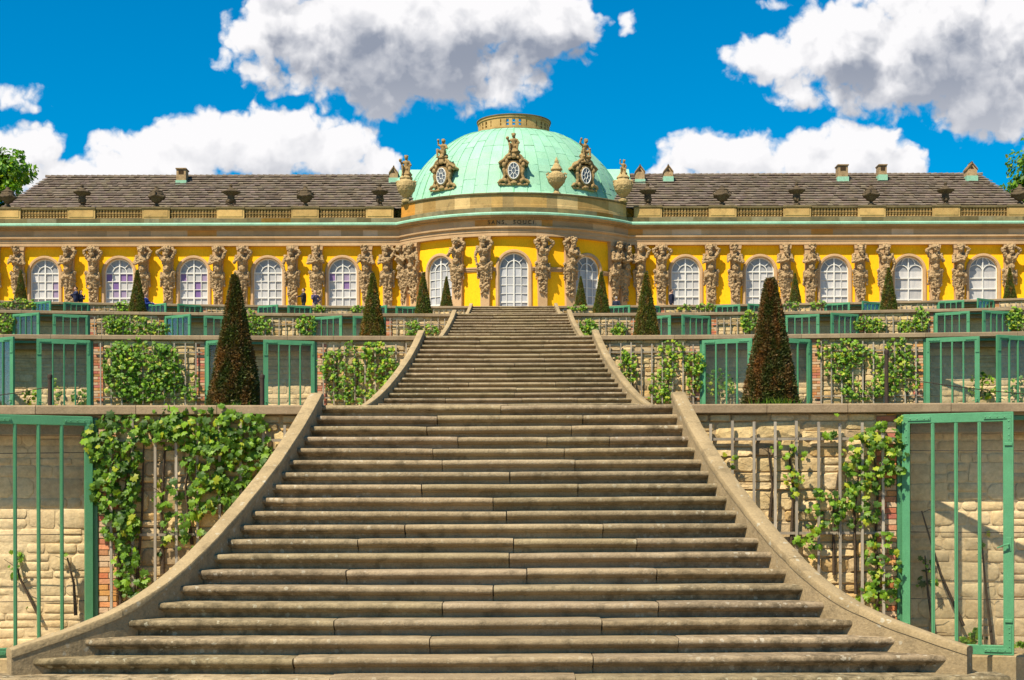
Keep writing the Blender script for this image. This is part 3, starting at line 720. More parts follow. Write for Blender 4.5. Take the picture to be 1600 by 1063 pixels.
vine('ground_weed', 'low green weeds at the foot of the wall beside the right foreground door', 'weeds', 1, [(1590,1008,16,6),(1520,1000,20,8)], 26, .10, [], .1, group='weeds at the wall foot', seed=84, w0=-.3, w1=.1)

# ------------------------------------------------------------------ the palace
ZG = 14.46; YF = 100.0; RR = 9.3; YC = 105.8                        # floor, wing wall plane, rotunda radius and centre
pal = thing('palace', 'long single-storey yellow rococo palace with green copper dome above the terraces', 'palace', (0, YF, TZ[4]))
rp = random.Random(77)
def P_(mb, name, mats, sm=None, parent=None): return mb.build(name, mats, parent or pal, sm, world=True)
def sweep(mb, prof, seg='all', block=None, rng=None, var=.12, xs_end=36., mi=0, warm=0.):
    st = []
    if seg in ('all', 'left'): st += [('l', t/60) for t in range(61)]
    if seg in ('all', 'arc'): st += [('a', t/48) for t in range(1 if seg == 'all' else 0, 48 if seg == 'all' else 49)]
    if seg in ('all', 'right'): st += [('r', t/60) for t in range(61)]
    def pos(s, off):
        xi = math.sqrt((RR+off)**2-(YC-YF+off)**2)
        if s[0] == 'a':
            th = math.asin(xi/(RR+off)); a = -th+2*th*s[1]; return ((RR+off)*math.sin(a), YC-(RR+off)*math.cos(a))
        if s[0] == 'l': return (-xs_end+(xs_end-xi)*s[1], YF-off)
        return (xi+(xs_end-xi)*s[1], YF-off)
    n = len(st); k = len(prof); vs = []
    for s in st:
        for (o, z) in prof: x, y = pos(s, o); vs.append((x, y, z))
    nb = {}; cur = 0; left = 0
    for i in range(n-1):
        if block:
            if left <= 0: cur += 1; left = rng.choice(block); nb[cur] = (1+rng.uniform(-var, var), rng.uniform(-warm, warm), rng.random())
            left -= 1; t, wv, q = nb[cur]; c = (t, t*(1-wv*.3), t*(1-wv))
            if warm and q > .9: c = (1.35, 1.45, 1.7)
            if warm and q < .07: c = (1.15, .8, .35)
        else: c = (1,1,1)
        mb.add([], [])
        base = 0
        for j in range(k-1):
            mb.f.append((base+i*k+j, base+(i+1)*k+j, base+(i+1)*k+j+1, base+i*k+j+1)); mb.m.append(mi); mb.c.append(c)
    assert not mb.v
    mb.v = vs
def ent(name, prof, mat, **kw):
    mb = MB(); sweep(mb, prof, **kw); return P_(mb, name, MAT[mat], 25)
ent('architrave', [(0,19.28),(.34,19.28),(.34,19.50),(.37,19.51),(.37,19.70),(.41,19.73),(.49,19.77),(.50,19.86),(.35,19.90)], 'sandlight', block=[3,4,5], rng=rp, var=.10)
ent('frieze', [(.351,19.89),(.351,20.29)], 'sandlight', block=[1,2,3,3,4], rng=rp, var=.20, warm=.10)
ent('cornice', [(.34,20.28),(.42,20.29),(.46,20.34),(.50,20.38),(.54,20.40),(.72,20.42),(.72,20.46),(.77,20.49),(.78,20.52)], 'sand', block=[3,4], rng=rp, var=.15)
mb = MB()                                                            # egg-and-dart band under the cornice
for i in range(-360, 361):
    x = i*.1
    if abs(x) < 7.55: continue
    mb.box(x-.036, x+.036, YF-.53, YF-.40, 20.31, 20.395, 0, (1,1,1), .012)
xi = math.asin(7.45/(RR+.46))
for i in range(151):
    a = -xi+2*xi*i/150; c, s = math.cos(a), math.sin(a); n0 = len(mb.v); mb.box(-.036, .036, -.065, .065, 20.31, 20.395, 0, (1,1,1), .012)
    mb.mapv(lambda p: (p[0]*c+(RR+.465-p[1])*s, YC-(RR+.465-p[1])*c+p[0]*s, p[2]), n0)
P_(mb, 'egg_band', MAT['sand'])
ent('copper_flashing', [(.74,20.52),(.81,20.522),(.83,20.62),(.80,20.69),(.26,20.80)], 'copper', block=[2], rng=rp, var=.07)
ent('blocking_course', [(.24,20.78),(.24,21.08),(.20,21.10),(-.2,21.10)], 'sanddark', block=[2,3,4], rng=rp, var=.35, warm=.15)
mb = MB(); sweep(mb, [(.16,21.09),(.16,21.28),(.13,21.30),(.13,21.92)], seg='arc', block=[2,3,4], rng=rp, var=.32, warm=.25); P_(mb, 'attic_parapet', MAT['attic'], 25)
mb = MB(); sweep(mb, [(.12,21.91),(.22,21.93),(.24,22.0),(.2,22.04),(-.6,22.05)], seg='arc', block=[3], rng=rp, var=.2); P_(mb, 'parapet_cap', MAT['sanddark'], 25)

# walls with arched openings: u runs along the wall, w outwards
def wingmap(u, w, z): return (u, YF-w, z)
def rotmap(u, w, z): a = u/RR; return ((RR+w)*math.sin(a), YC-(RR+w)*math.cos(a), z)
NA = 14
def arch_pts(cx, hw_, zs, z0): 
    return [(cx-hw_, z0)]+[(cx-hw_*math.cos(PI*i/NA), zs+hw_*math.sin(PI*i/NA)) for i in range(NA+1)]+[(cx+hw_, z0)]
def wall_bay(mb, x0, x1, z0, z1, cx, hw_, zs, mp, depth=.24):
    def q(pts): mb.add([mp(u, w, z) for (u, w, z) in pts], [tuple(range(len(pts)))])
    def panel(a, b, zz0, zz1):
        n = max(1, int((b-a)/.6))
        for i in range(n):
            u0, u1 = a+(b-a)*i/n, a+(b-a)*(i+1)/n; q([(u0,0,zz0),(u1,0,zz0),(u1,0,zz1),(u0,0,zz1)])
    panel(x0, cx-hw_, z0, z1); panel(cx+hw_, x1, z0, z1)
    A = arch_pts(cx, hw_, zs, z0)
    for i in range(1, len(A)-2):
        a, b = A[i], A[i+1]; q([(a[0],0,a[1]),(b[0],0,b[1]),(b[0],0,z1),(a[0],0,z1)])
    for i in range(len(A)-1):
        a, b = A[i], A[i+1]; q([(a[0],0,a[1]),(a[0],-depth,a[1]),(b[0],-depth,b[1]),(b[0],0,b[1])])
def surround(mb, cx, hw_, zs, z0, mp, wd=.21):
    prof = [(0,-.05),(0,.05),(.05,.07),(.05,.10),(wd-.05,.10),(wd-.03,.06),(wd,.06),(wd,0)]
    pts = [(cx-hw_, z0, -1, 0)]+[(cx-hw_*math.cos(PI*i/NA), zs+hw_*math.sin(PI*i/NA), -math.cos(PI*i/NA), math.sin(PI*i/NA)) for i in range(NA+1)]+[(cx+hw_, z0, 1, 0)]
    vs = [mp(x+nx*o, w, z+nz*o) for (x, z, nx, nz) in pts for (o, w) in prof]; k = len(prof)
    mb.add(vs, [(i*k+j, i*k+j+1, (i+1)*k+j+1, (i+1)*k+j) for i in range(len(pts)-1) for j in range(k-1)])
def bar(mb, pts, t, mp, w0=-.2, w1=-.12):                            # bar of width t following (u, z) points
    k = len(pts); vs = []
    for i, p in enumerate(pts):
        a = pts[max(i-1,0)]; b = pts[min(i+1,k-1)]; dx, dz = b[0]-a[0], b[1]-a[1]; l = math.hypot(dx, dz) or 1; nx, nz = -dz/l*t/2, dx/l*t/2
        for (s, w) in ((1,w0),(1,w1),(-1,w1),(-1,w0)): vs.append(mp(p[0]+s*nx, w, p[1]+s*nz))
    fs = [(i*4+j, i*4+(j+1)%4, (i+1)*4+(j+1)%4, (i+1)*4+j) for i in range(k-1) for j in range(4)]+[(0,1,2,3),((k-1)*4+3,(k-1)*4+2,(k-1)*4+1,(k-1)*4)]
    mb.add(vs, fs)
def window(cx, hw_, zs, z0, mp, style, purple=(), dark=False):
    fr = MB(); pn = MB(); zr = zs; rh = .54
    A = arch_pts(cx, hw_-.03, zs, z0); bar(fr, A, .08, mp, -.21, -.10)
    bar(fr, [(cx, z0), (cx, zs+hw_-.04)], .085 if style != 'B' else .07, mp, -.2, -.105)
    arc = lambda c, r, z, a0, a1, n=10: [(c-r*math.cos(R(a0+(a1-a0)*i/n)), z+r*math.sin(R(a0+(a1-a0)*i/n))) for i in range(n+1)]
    rows = []; z = zs; i = 0
    while z > z0+.1: rows.append(z); z -= rh
    if style == 'A':
        bar(fr, arc(cx, hw_/2, zs, 0, 180), .05, mp)
        for a in (45, 135): bar(fr, [(cx-hw_/2*math.cos(R(a)), zs+hw_/2*math.sin(R(a))), (cx-hw_*.97*math.cos(R(a)), zs+hw_*.97*math.sin(R(a)))], .04, mp)
        for s in (-.5, .5): bar(fr, [(cx+s*hw_, z0), (cx+s*hw_, zs)], .04, mp, -.2, -.13)
        for i, z in enumerate(rows): bar(fr, [(cx-hw_+.05, z), (cx+hw_-.05, z)], .085 if i in (0, 3) and not dark else (.1 if i == 3+dark else .04), mp, -.2, -.115 if i == 3 else -.125)
        cols = [-1,-.5,0,.5,1]
    else:
        bar(fr, arc(cx-hw_/2, hw_/2, zs-.05, 0, 180), .05, mp); bar(fr, arc(cx+hw_/2, hw_/2, zs-.05, 0, 180), .05, mp)
        bar(fr, arc(cx, hw_*.46, zs+hw_*.50, 0, 180), .045, mp)
        rows = [zs-.45, zs-1.15, zs-1.85, zs-2.5]
        for i, z in enumerate(rows): bar(fr, [(cx-hw_+.05, z), (cx+hw_-.05, z)], .075, mp, -.2, -.115)
        rows = [zs]+rows; cols = [-1, 0, 1]
    rr = rows+[z0]
    for r in range(len(rr)-1):
        for c in range(len(cols)-1):
            t = rp.uniform(.85,1.2); col = (t,t,t*1.02)
            if (r, c) in purple: col = rp.choice([(.48,.30,.68),(.40,.24,.64),(.66,.52,.80)])
            if dark: col = (t*.85, t*.88, t*.95)
            u0, u1 = cx+cols[c]*hw_, cx+cols[c+1]*hw_; dw = rp.uniform(-.012,.012)
            pn.add([mp(u0,-.19+dw,rr[r+1]), mp(u1,-.19+rp.uniform(-.01,.01),rr[r+1]), mp(u1,-.19,rr[r]), mp(u0,-.19+dw,rr[r])], [(0,1,2,3)], 0, col)
    vs = [mp(cx,-.19,zs)]+[mp(cx-hw_*math.cos(PI*i/NA), -.19, zs+hw_*math.sin(PI*i/NA)) for i in range(NA+1)]
    pn.add(vs, [(0, i+2, i+1) for i in range(NA)], 0, (.62,.65,.7) if not dark else (.5,.53,.58))
    w = P_(fr, 'window', MAT['white']); P_(pn, 'pane', MAT['curtain'], parent=w)
    sm = MB(); surround(sm, cx, hw_, zs, z0, mp); P_(sm, 'window_surround', MAT['sandlight'], 30, parent=w)
    return w
WX = [11.2+4.86*k for k in range(5)]; HW_, ZS = .93, 17.58
wall = MB()
for s in (-1, 1):
    for i, x in enumerate(WX):
        a = 7.0 if i == 0 else x-2.43; b = x+2.43 if i < 4 else 36
        wall_bay(wall, *(sorted((s*a, s*b))), ZG-.8, 19.35, s*x, HW_, ZS, wingmap)
tx = math.asin(math.sqrt(RR**2-(YC-YF)**2)/RR)*RR
UW = 30.5*PI/180*RR
for (a, b, c, zs, h) in ((-tx-.02, -UW/2, -UW, 17.33, .90), (-UW/2, UW/2, 0, 17.33, .93), (UW/2, tx+.02, UW, 17.33, .90)):
    wall_bay(wall, a, b, ZG-.8, 19.35, c, h, zs, rotmap)
for s in (-1, 1): wall.add([(s*36,YF,ZG-.8),(s*36,112,ZG-.8),(s*36,112,21.1),(s*36,YF,21.1)], [(0,1,2,3)])
wall.add([(-36,112,ZG-.8),(36,112,ZG-.8),(36,112,21.6),(-36,112,21.6)], [(0,1,2,3)])
P_(wall, 'wall', MAT['yellow'], 25)
PUR = {-3: [(1,0),(2,2),(1,3),(2,3),(0,3),(0,0)], -4: [(0,0),(0,3),(1,1),(2,1),(2,2),(0,2)], -5: [(2,3),(1,3)], -1: [(0,0),(0,2),(1,2)]}
PUR[-3] = [(0,0),(0,3),(1,2),(2,2)]
for s in (-1, 1):
    for i, x in enumerate(WX): window(s*x, HW_, ZS, ZG+.05, wingmap, 'B' if s > 0 and i > 2 else 'A', PUR.get(s*(i+1), ()))
for c in (-UW, 0, UW): window(c, .93 if c == 0 else .90, 17.33, ZG+.05, rotmap, 'A', (), True)
mb = MB()                                                            # impost band and sunk panels between the rotunda windows
for (a, b) in ((-tx, -UW-1.14), (-UW+1.14, -1.16), (1.16, UW-1.14), (UW+1.14, tx)):
    for (z0, z1, w) in ((17.28, 17.37, .13), (17.18, 17.27, .09), (17.10, 17.17, .05)):
        n = max(2, int((b-a)/.3)); vs = []
        for i in range(n+1):
            u = a+(b-a)*i/n
            for (o, z) in ((0,z0),(w,z0),(w,z1),(0,z1)): vs.append(rotmap(u, o, z))
        mb.add(vs, [(i*4+j, (i+1)*4+j, (i+1)*4+j+1, i*4+j+1) for i in range(n) for j in range(3)])
P_(mb, 'impost_band', MAT['sandlight'])
mb = MB(); sweep(mb, [(.02,ZG-.8),(.5,ZG-.8),(.5,ZG-.05),(-.1,ZG-.04)], block=[3,4], rng=rp, var=.1); P_(mb, 'plinth', MAT['sand'])

# herms: bearded and garlanded half figures carrying the entablature
def herm(v):
    r = random.Random(900+v); m = MB()
    lean = r.uniform(-.07,.07); tw = r.uniform(-.08,.08)
    m.cap((0,-.34,2.95), (lean*.6,-.42,3.45), .30, .255, 12); m.ball((lean,-.46,3.80), (.38,.29,.38), 14, 10)
    for s in (-1, 1): m.ball((lean+s*.40,-.44,4.06), .17); m.ball((lean+s*.18,-.70,3.86), (.17,.14,.15))
    m.ball((lean*.8,-.60,3.30), (.24,.18,.22))
    hx = lean+r.uniform(-.10,.10); hz = 4.50
    m.cap((lean,-.46,4.1), (hx,-.54,4.38), .14, .12); m.ball((hx,-.62,hz), (.18,.21,.25), 14, 10); m.ball((hx+.02,-.84,hz-.03), (.05,.05,.06))
    m.ball((hx,-.80,hz+.06), (.15,.05,.035)); m.ball((hx,-.80,hz-.12), (.07,.05,.03))
    if v % 2 == 0: 
        for q in range(7): m.ball((hx+r.uniform(-.12,.12), -.76+r.uniform(-.05,.05), hz-.2-r.uniform(0,.18)), .085)
    for q in range(22):                                              # curls and wreath
        a = r.uniform(0, 2*PI); m.ball((hx+.21*math.cos(a), -.60+.17*math.sin(a)*r.random(), hz+.14+r.uniform(-.12,.14)), r.uniform(.06,.10))
    poses = {'up': ((.66,-.52,4.46), (.20,-.46,4.72)), 'fold': ((.58,-.60,3.64), (-.06,-.86,3.74)), 'down': ((.60,-.46,3.58), (.44,-.60,3.02)), 'head': ((.70,-.62,4.36), (.20,-.70,4.62)), 'cross': ((.56,-.66,3.70), (.10,-.86,4.02))}
    combo = [('up','fold'), ('fold','up'), ('head','down'), ('cross','fold'), ('up','head'), ('cross','head'), ('fold','cross')][v]
    for s, pz in zip((-1, 1), combo):
        e, h = poses[pz]; sh = (lean+s*.42,-.46,4.06); e = (lean+s*e[0], e[1], e[2]); h = (lean+s*h[0], h[1], h[2])
        m.cap(sh, e, .125, .10, 10); m.cap(e, h, .10, .07, 10); m.ball(h, (.10,.09,.09))
        d = (Vector(h)-Vector(e)).normalized()
        for q in range(4): m.cap(Vector(h)+d*.05+Vector((0,-.02,-.05+q*.033)), Vector(h)+d*.17+Vector((0,-.04,-.05+q*.033)), .024, .018, 6)
    for q in range(15):                                              # cloth round the hips
        a = PI+PI*q/14; rr = .40; z = 2.88+r.uniform(-.16,.16); x, y = rr*math.cos(a), -.26+.26*math.sin(a)
        m.ball((x, y-.03, z), (.13,.12,.15)); 
        m.cap((x, y, z), (x*.8+r.uniform(-.08,.08), y+.06, z-r.uniform(.35,.9)), r.uniform(.07,.11), r.uniform(.04,.07), 7)
    m.cap((-.5,-.40,3.10), (.42,-.52,2.72), .13, .10, 8); m.cap((.46,-.40,3.04), (.50,-.30,2.2), .10, .06, 8); m.cap((-.46,-.36,3.0), (-.48,-.28,2.1), .11, .05, 8)
    for q in range(54):                                              # garland of leaves and fruit down the tapering shaft
        z = r.uniform(1.15, 2.75); hw2 = .20+.05*(z-1); m.ball((r.uniform(-hw2,hw2)*1.25, -.34-r.uniform(0,.07), z), (r.uniform(.05,.11), r.uniform(.05,.09), r.uniform(.05,.13)), 8, 6)
    for q in range(6):
        x0 = r.uniform(-.3,.3); m.cap((x0,-.34,2.5), (x0+r.uniform(-.15,.15),-.33,1.2+r.random()*.5), .06, .04, 6)
    m.box(-.30, .30, -.26, .0, 2.0, 4.2)
    m.mapv(lambda p: (p[0]*.88, p[1], p[2]))
    return remesh(m, .025, .055, 9.)
HERM = [herm(v) for v in range(7)]
sh = MB()
for (z0, z1, a0, a1, d) in ((0,.24,.34,.34,.36), (.22,4.6,.275,.34,.30), (4.55,4.82,.36,.40,.35)):
    sh.add([(-a0,-d,z0),(a0,-d,z0),(a0,.0,z0),(-a0,.0,z0),(-a1,-d,z1),(a1,-d,z1),(a1,.0,z1),(-a1,.0,z1)], [(3,2,1,0),(4,5,6,7),(0,1,5,4),(1,2,6,5),(2,3,7,6),(3,0,4,7)])
SHAFT = sh.mesh('shaft', [MAT['sandlight']])
for h in HERM: h.materials.append(MAT['statue'])
hi = 0
def put_herm(x, y, rz):
    global hi
    o = link('herm_statue', HERM[(hi*3+hi//7) % 7], pal); o.location = Vector((x, y, ZG))-pal.location; o.rotation_euler = (0,0,rz)
    if (hi*5) % 3 == 0: o.scale = (-1, 1, 1)
    s = link('shaft', SHAFT, o); hi += 1
for s in (-1, 1):
    for x in [8.25, 9.6]+[v for k in range(5) for v in (13.63+4.86*k-.8, 13.63+4.86*k+.8)]: put_herm(s*x, YF+.03, 0)
    for a in (11.0, 22.0, 42.8, 48.6): put_herm((RR-.03)*math.sin(R(s*a)), YC-(RR-.03)*math.cos(R(a)), R(s*a))

# inscription on the frieze
cu = bpy.data.curves.new('inscription', 'FONT'); cu.body = 'SANS,  SOUCI.'; cu.size = .35; cu.space_character = 1.42; cu.extrude = .012; cu.align_x = 'CENTER'
to = bpy.data.objects.new('tmp', cu); COL.objects.link(to); dg = C.evaluated_depsgraph_get(); me = bpy.data.meshes.new_from_object(to.evaluated_get(dg)); bpy.data.objects.remove(to)
for v in me.vertices:
    a = (v.co.x-.1)/(RR+.36); v.co = Vector(((RR+.365+v.co.z)*math.sin(a), YC-(RR+.365+v.co.z)*math.cos(a), 20.005+v.co.y))
fix_col(me); me.materials.clear(); me.materials.append(MAT['letter']); link('inscription', me, pal, True)

# balustrade over the wings
PX = [8.75+4.86*k for k in range(6)]
for s in (-1, 1):
    mb = MB(); cap_ = MB()
    for i, x in enumerate(PX):
        a, b = (7.25, x+.9) if i == 0 else (x-.9, x+.9)
        if i == 0: a = x-.9
        t = 1+rp.uniform(-.16,.2); c = (t,t,t*.97)
        mb.box(*sorted((s*a, s*b)), YF-.20, YF+.35, 21.09, 21.72, 0, c); mb.box(*sorted((s*(a+.12), s*(b-.12))), YF-.225, YF-.2, 21.2, 21.64, 0, (t*1.12,t*1.1,t*1.05), .012)
        cap_.box(*sorted((s*(a-.03), s*(b+.03))), YF-.27, YF+.4, 21.722, 21.86, 0, (1,1,1), .03)
        pd = P_(mb, 'pedestal', MAT['attic'], 30); P_(cap_, 'pedestal_cap', MAT['sanddark'], parent=pd); mb = MB(); cap_ = MB()  # cap coloured dark to stand for the black shadow line above
    for i in range(6):
        a = PX[i]+.93; b = (PX[i+1]-.93) if i < 5 else 36
        if i == 5: b = a+3
        bm = MB(); bm.box(*sorted((s*a, s*b)), YF-.12, YF+.16, 21.09, 21.16, 1); bm.box(*sorted((s*a, s*b)), YF-.16, YF+.2, 21.70, 21.84, 1, (1,1,1), .02)  # top rail's dark colour carries the painted shadow line along the balustrade
        n = 15
        for j in range(n):
            x = s*(a+(b-a)*(j+.5)/n)
            bm.lathe([(.09,0),(.10,.05),(.06,.08),(.115,.17),(.07,.26),(.07,.29),(.115,.38),(.06,.47),(.10,.50),(.09,.54)], 9, (x, YF+.02, 21.16), 0, (rp.uniform(.85,1.1),)*3)
            bm.box(x-.11, x+.11, YF-.11, YF-.03, 21.415, 21.455, 0, (.8,.8,.8))
        P_(bm, 'balustrade', [MAT['attic'], MAT['sanddark']], 40)

# roofs
def roof():
    mb = MB()
    y0, z0, y1, z1 = 100.55, 21.75, 106.3, 25.25; n = 15
    def xe(t): return 33.9-1.6*t
    for s in (-1, 1):
        for r in range(n):
            t0, t1 = r/n, (r+1)/n; ya, yb = y0+(y1-y0)*t0, y0+(y1-y0)*t1; za, zb = z0+(z1-z0)*t0, z0+(z1-z0)*t1
            x = 6.5+(r % 2)*.15
            while x < xe(t0)-.02:
                l = min(.36, xe(t0)-x); xx = x+l
                t = 1+rp.gauss(0,.06)+(.07 if r % 2 else -.03); h = .15+rp.uniform(-.02,.03); sl = rp.uniform(-.012,.012)
                u0, u1 = s*x, s*min(xx, xe(t0)); v0, v1 = s*min(x, xe(t1)), s*min(xx, xe(t1))
                mb.add([(u0,ya-.02,za+h+sl),(u1,ya-.02,za+h-sl),(v1,yb+.16,zb+.11),(v0,yb+.16,zb+.11),(u0,ya-.012,za+h-.05),(u1,ya-.012,za+h-.05)],
                       [(0,1,2,3) if s > 0 else (3,2,1,0), (4,5,1,0) if s > 0 else (0,1,5,4)], 0, (t, t*rp.uniform(.94,1.04), t*rp.uniform(.9,1.08)))
                x = xx
        mb.add([(s*33.9,100.55,21.74),(s*32.3,106.3,25.24),(s*33.9,112,21.74),(s*6.5,106.3,25.24),(s*6.5,112,21.74),(s*6.5,100.55,21.70)], [(0,1,2),(2,1,3,4)] if s < 0 else [(2,1,0),(4,3,1,2)], 0, (.85,.85,.85))
        for j in range(64):                                          # ridge tiles
            x = s*(7.1+j*.397); mb.tube([(x,106.3,25.26), (x+s*.40,106.3,25.30)], .10, 7, 0, (rp.uniform(.7,1.2),)*3)
    return mb
rf = P_(roof(), 'roof', MAT['tile'])
mb = MB()
for s in (-1, 1):                                                    # copper saddles joining dome and roofs
    mb.add([(s*5.5,104.4,24.5),(s*7.95,104.4,24.5),(s*7.95,106.2,25.66),(s*5.5,106.2,25.66),(s*7.95,104.4,24.0),(s*7.95,106.2,25.2),(s*5.5,112,22),(s*7.95,112,22)], [(0,1,2,3),(1,4,5,2),(3,2,7,6)]); P_(mb, 'copper_saddle', MAT['copper']); mb = MB()

def rz_(py, Y): return CZ+(VY-py)*Y/F
def rx_(px, Y): return CX+(px-VX)*Y/F
for (px, pt, pb, wpx, kind) in ((286,263,281,19,'box'), (617,262,278,17,'house'), (1001,261,281,18,'house'), (1045,261,277,18,'house'), (1317,260,278,20,'box'), (1379,260,275,16,'box'), (1518,258,277,20,'house')):
    Y = 105.2; x = rx_(px, Y); w = wpx/2*Y/F*.84; z0 = rz_(pb, Y)-.1; z1 = rz_(pt, Y); m = MB(); t = rp.uniform(.85,1.15)
    m.box(x-w*1.05, x+w*1.05, Y-.42, Y+.6, z0-.35, z0+.04, 1)
    if kind == 'box':
        m.box(x-w*.92, x+w*.92, Y-.35, Y+.5, z0+.042, z1-.1, 0, (t,t,t)); m.box(x-w*1.06, x+w*1.06, Y-.42, Y+.57, z1-.098, z1, 0, (.7,.7,.7), .02); m.box(x-w*.5, x+w*.5, Y-.37, Y-.352, z1-.42, z1-.15, 0, (.15,.13,.12))
    else:
        m.box(x-w*.92, x+w*.92, Y-.35, Y+.5, z0+.042, z1-.45, 0, (t,t,t))
        for s in (-1, 1): m.add([(x+s*w*1.05,Y-.4,z1-.5),(x+s*w*1.05,Y+.5,z1-.5),(x-s*.03,Y+.5,z1),(x-s*.03,Y-.4,z1),(x+s*w*1.05,Y-.4,z1-.4),(x+s*w*1.05,Y+.5,z1-.4),(x-s*.03,Y+.5,z1+.1),(x-s*.03,Y-.4,z1+.1)], [(0,1,2,3),(7,6,5,4),(0,3,7,4),(1,5,6,2),(0,4,5,1)], 0, (.75,.7,.65))
        m.add([(x-w*.95,Y-.33,z1-.46),(x+w*.95,Y-.33,z1-.46),(x,Y-.33,z1-.05)], [(0,1,2)], 0, (t,t,t)); m.add([(x-w*.36,Y-.336,z1-.42),(x+w*.36,Y-.336,z1-.42),(x,Y-.336,z1-.18)], [(0,1,2)], 0, (.12,.1,.1))
    P_(m, 'chimney', [MAT['statue'], MAT['copper']], parent=rf)

# dome
DP = [(8.9,21.95),(8.1,22.10),(7.78,22.5),(7.62,22.95),(7.46,23.4),(7.29,23.85),(7.05,24.35),(6.76,24.85),(6.41,25.33),(5.98,25.83),(5.48,26.32),(4.92,26.80),(4.25,27.25),(3.55,27.55),(2.85,27.74),(2.3,27.84)]
m = MB(); ns = 56
for j in range(ns):
    a0, a1 = 2*PI*j/ns, 2*PI*(j+1)/ns; cut = rp.randint(0, 2); t = 1; wv = rp.uniform(-.004,.004)
    for i in range(len(DP)-1):
        if (i+cut) % 3 == 0: t = 1+rp.uniform(-.075,.075); wv = rp.uniform(-.012,.012)
        (r0, z0), (r1, z1) = DP[i], DP[i+1]; am = (a0+a1)/2
        q = lambda r, z, a, e=0: ((r+wv+e)*math.sin(a), YC-(r+wv+e)*math.cos(a), z)
        m.add([q(r0,z0,a0), q(r0,z0,am,.01), q(r0,z0,a1), q(r1,z1,a1), q(r1,z1,am,.01), q(r1,z1,a0)], [(0,1,4,5),(1,2,3,4)], 0, (t*rp.uniform(.97,1.03), t, t*rp.uniform(.97,1.03)))
        if (i+cut) % 3 == 0: m.add([q(r0,z0,a0,.012), q(r0,z0,a1,.012), q(r0-.009,z0+.028,a1,.012), q(r0-.009,z0+.028,a0,.012)], [(0,1,2,3)], 0, (.5,.64,.58))
    big = j % 8 == 0
    m.tube([((r+.012)*math.sin(a0), YC-(r+.012)*math.cos(a0), z) for r, z in DP[1:]], .015 if not big else .045, 5, 0, (.5,.66,.6) if not big else (.66,.85,.7))
P_(m, 'dome', MAT['copper'], 40)
m = MB(); LR, z0, z1 = 2.46, 27.60, 28.76
def ringseg(a0, a1, r0, r1, za, zb, mi=0, col=(1,1,1), n=3):
    for i in range(n):
        b0, b1 = a0+(a1-a0)*i/n, a0+(a1-a0)*(i+1)/n
        pt = lambda r, a, z: (r*math.sin(a), YC-r*math.cos(a), z)
        m.add([pt(r0,b0,za),pt(r1,b0,za),pt(r1,b1,za),pt(r0,b1,za),pt(r0,b0,zb),pt(r1,b0,zb),pt(r1,b1,zb),pt(r0,b1,zb)], [(0,1,2,3),(7,6,5,4),(1,5,6,2),(0,3,7,4),(0,4,5,1),(2,6,7,3)], mi, col)
for g in range(6):
    c = R(60*g); t = rp.uniform(.9,1.1)
    ringseg(c-R(30), c+R(30), LR-.25, LR+.07, z0, z0+.30, 0, (t*.7,t*.68,t*.62), 10); ringseg(c-R(30), c+R(30), LR-.25, LR+.06, z1-.17, z1-.03, 0, (t,t,t), 10); ringseg(c-R(30), c+R(30), LR-.28, LR+.11, z1-.028, z1+.03, 1, (1,1,1), 10)
    ed = [-30,-23]
    for o in (-20,-10,0,10,20): ed += [o-2.9, o+2.9]
    ed = [-30] + [v for o, w_ in ((-21,.9),(-10,2.2),(0,2.4),(10,2.2),(21,.9)) for v in (o-w_, o+w_)] + [30]
    for i in range(0, len(ed), 2): ringseg(c+R(ed[i]), c+R(ed[i+1]), LR-.22, LR, z0+.302, z1-.172, 0, (t,t,t))
    ringseg(c-R(30), c+R(30), LR-.2, LR-.004, z0+.3, z0+.44, 0, (t,t,t), 10); ringseg(c-R(30), c+R(30), LR-.2, LR-.004, z1-.30, z1-.17, 0, (t,t,t), 10)
    for o in (-20,-10,0,10,20): ringseg(c+R(o-2.7), c+R(o+2.7), LR-.2, LR-.03, z0+.60, z0+.66, 0, (t,t,t), 1)
P_(m, 'lantern', [MAT['attic'], MAT['sanddark']], 40)

# figures
def putto(v):
    m = MB(); r = random.Random(v)
    m.ball((0,0,.16), (.20,.17,.16)); m.cap((0,0,.2), (.02,-.03,.46), .155, .15); m.ball((.02,-.05,.50), (.19,.14,.13)); m.cap((.02,-.04,.55), (.04,-.05,.66), .06, .06)
    h = (.04+r.uniform(-.05,.05), -.07, .78); m.ball(h, (.115,.125,.14)); m.ball((h[0], h[1]-.12, h[2]-.02), .03)
    for q in range(9): a = r.uniform(0, 2*PI); m.ball((h[0]+.09*math.cos(a), h[1]+.06*math.sin(a)+.02, h[2]+.08), .055)
    for s in (-1, 1):
        k = (s*.22, -.26, .20+r.uniform(0,.1)); m.cap((s*.10,-.05,.14), k, .105, .075); m.cap(k, (s*.20,-.30,-.12), .075, .05); m.cap((s*.20,-.30,-.14), (s*.21,-.40,-.16), .045, .035)
    e = (-.27,-.1,.42) if v % 2 else (-.30,-.04,.62); hnd = (-.34,-.22,.60) if v % 2 else (-.26,-.12,.86)
    m.cap((-.15,-.04,.54), e, .07, .06); m.cap(e, hnd, .06, .045); m.ball(hnd, .10 if v % 2 else .07)
    m.cap((.18,-.04,.54), (.30,-.06,.36), .07, .06); m.cap((.30,-.06,.36), (.22,-.26,.30), .055, .045); m.ball((.2,-.29,.30), .06)
    m.ball((0,.02,-.06), (.30,.24,.16)); m.ball((.05,-.1,-.16), (.36,.2,.12))
    return remesh(m, .024, .008, 12)
PUT = [putto(v) for v in range(4)]
for p in PUT: p.materials.append(MAT['statuegrey'])
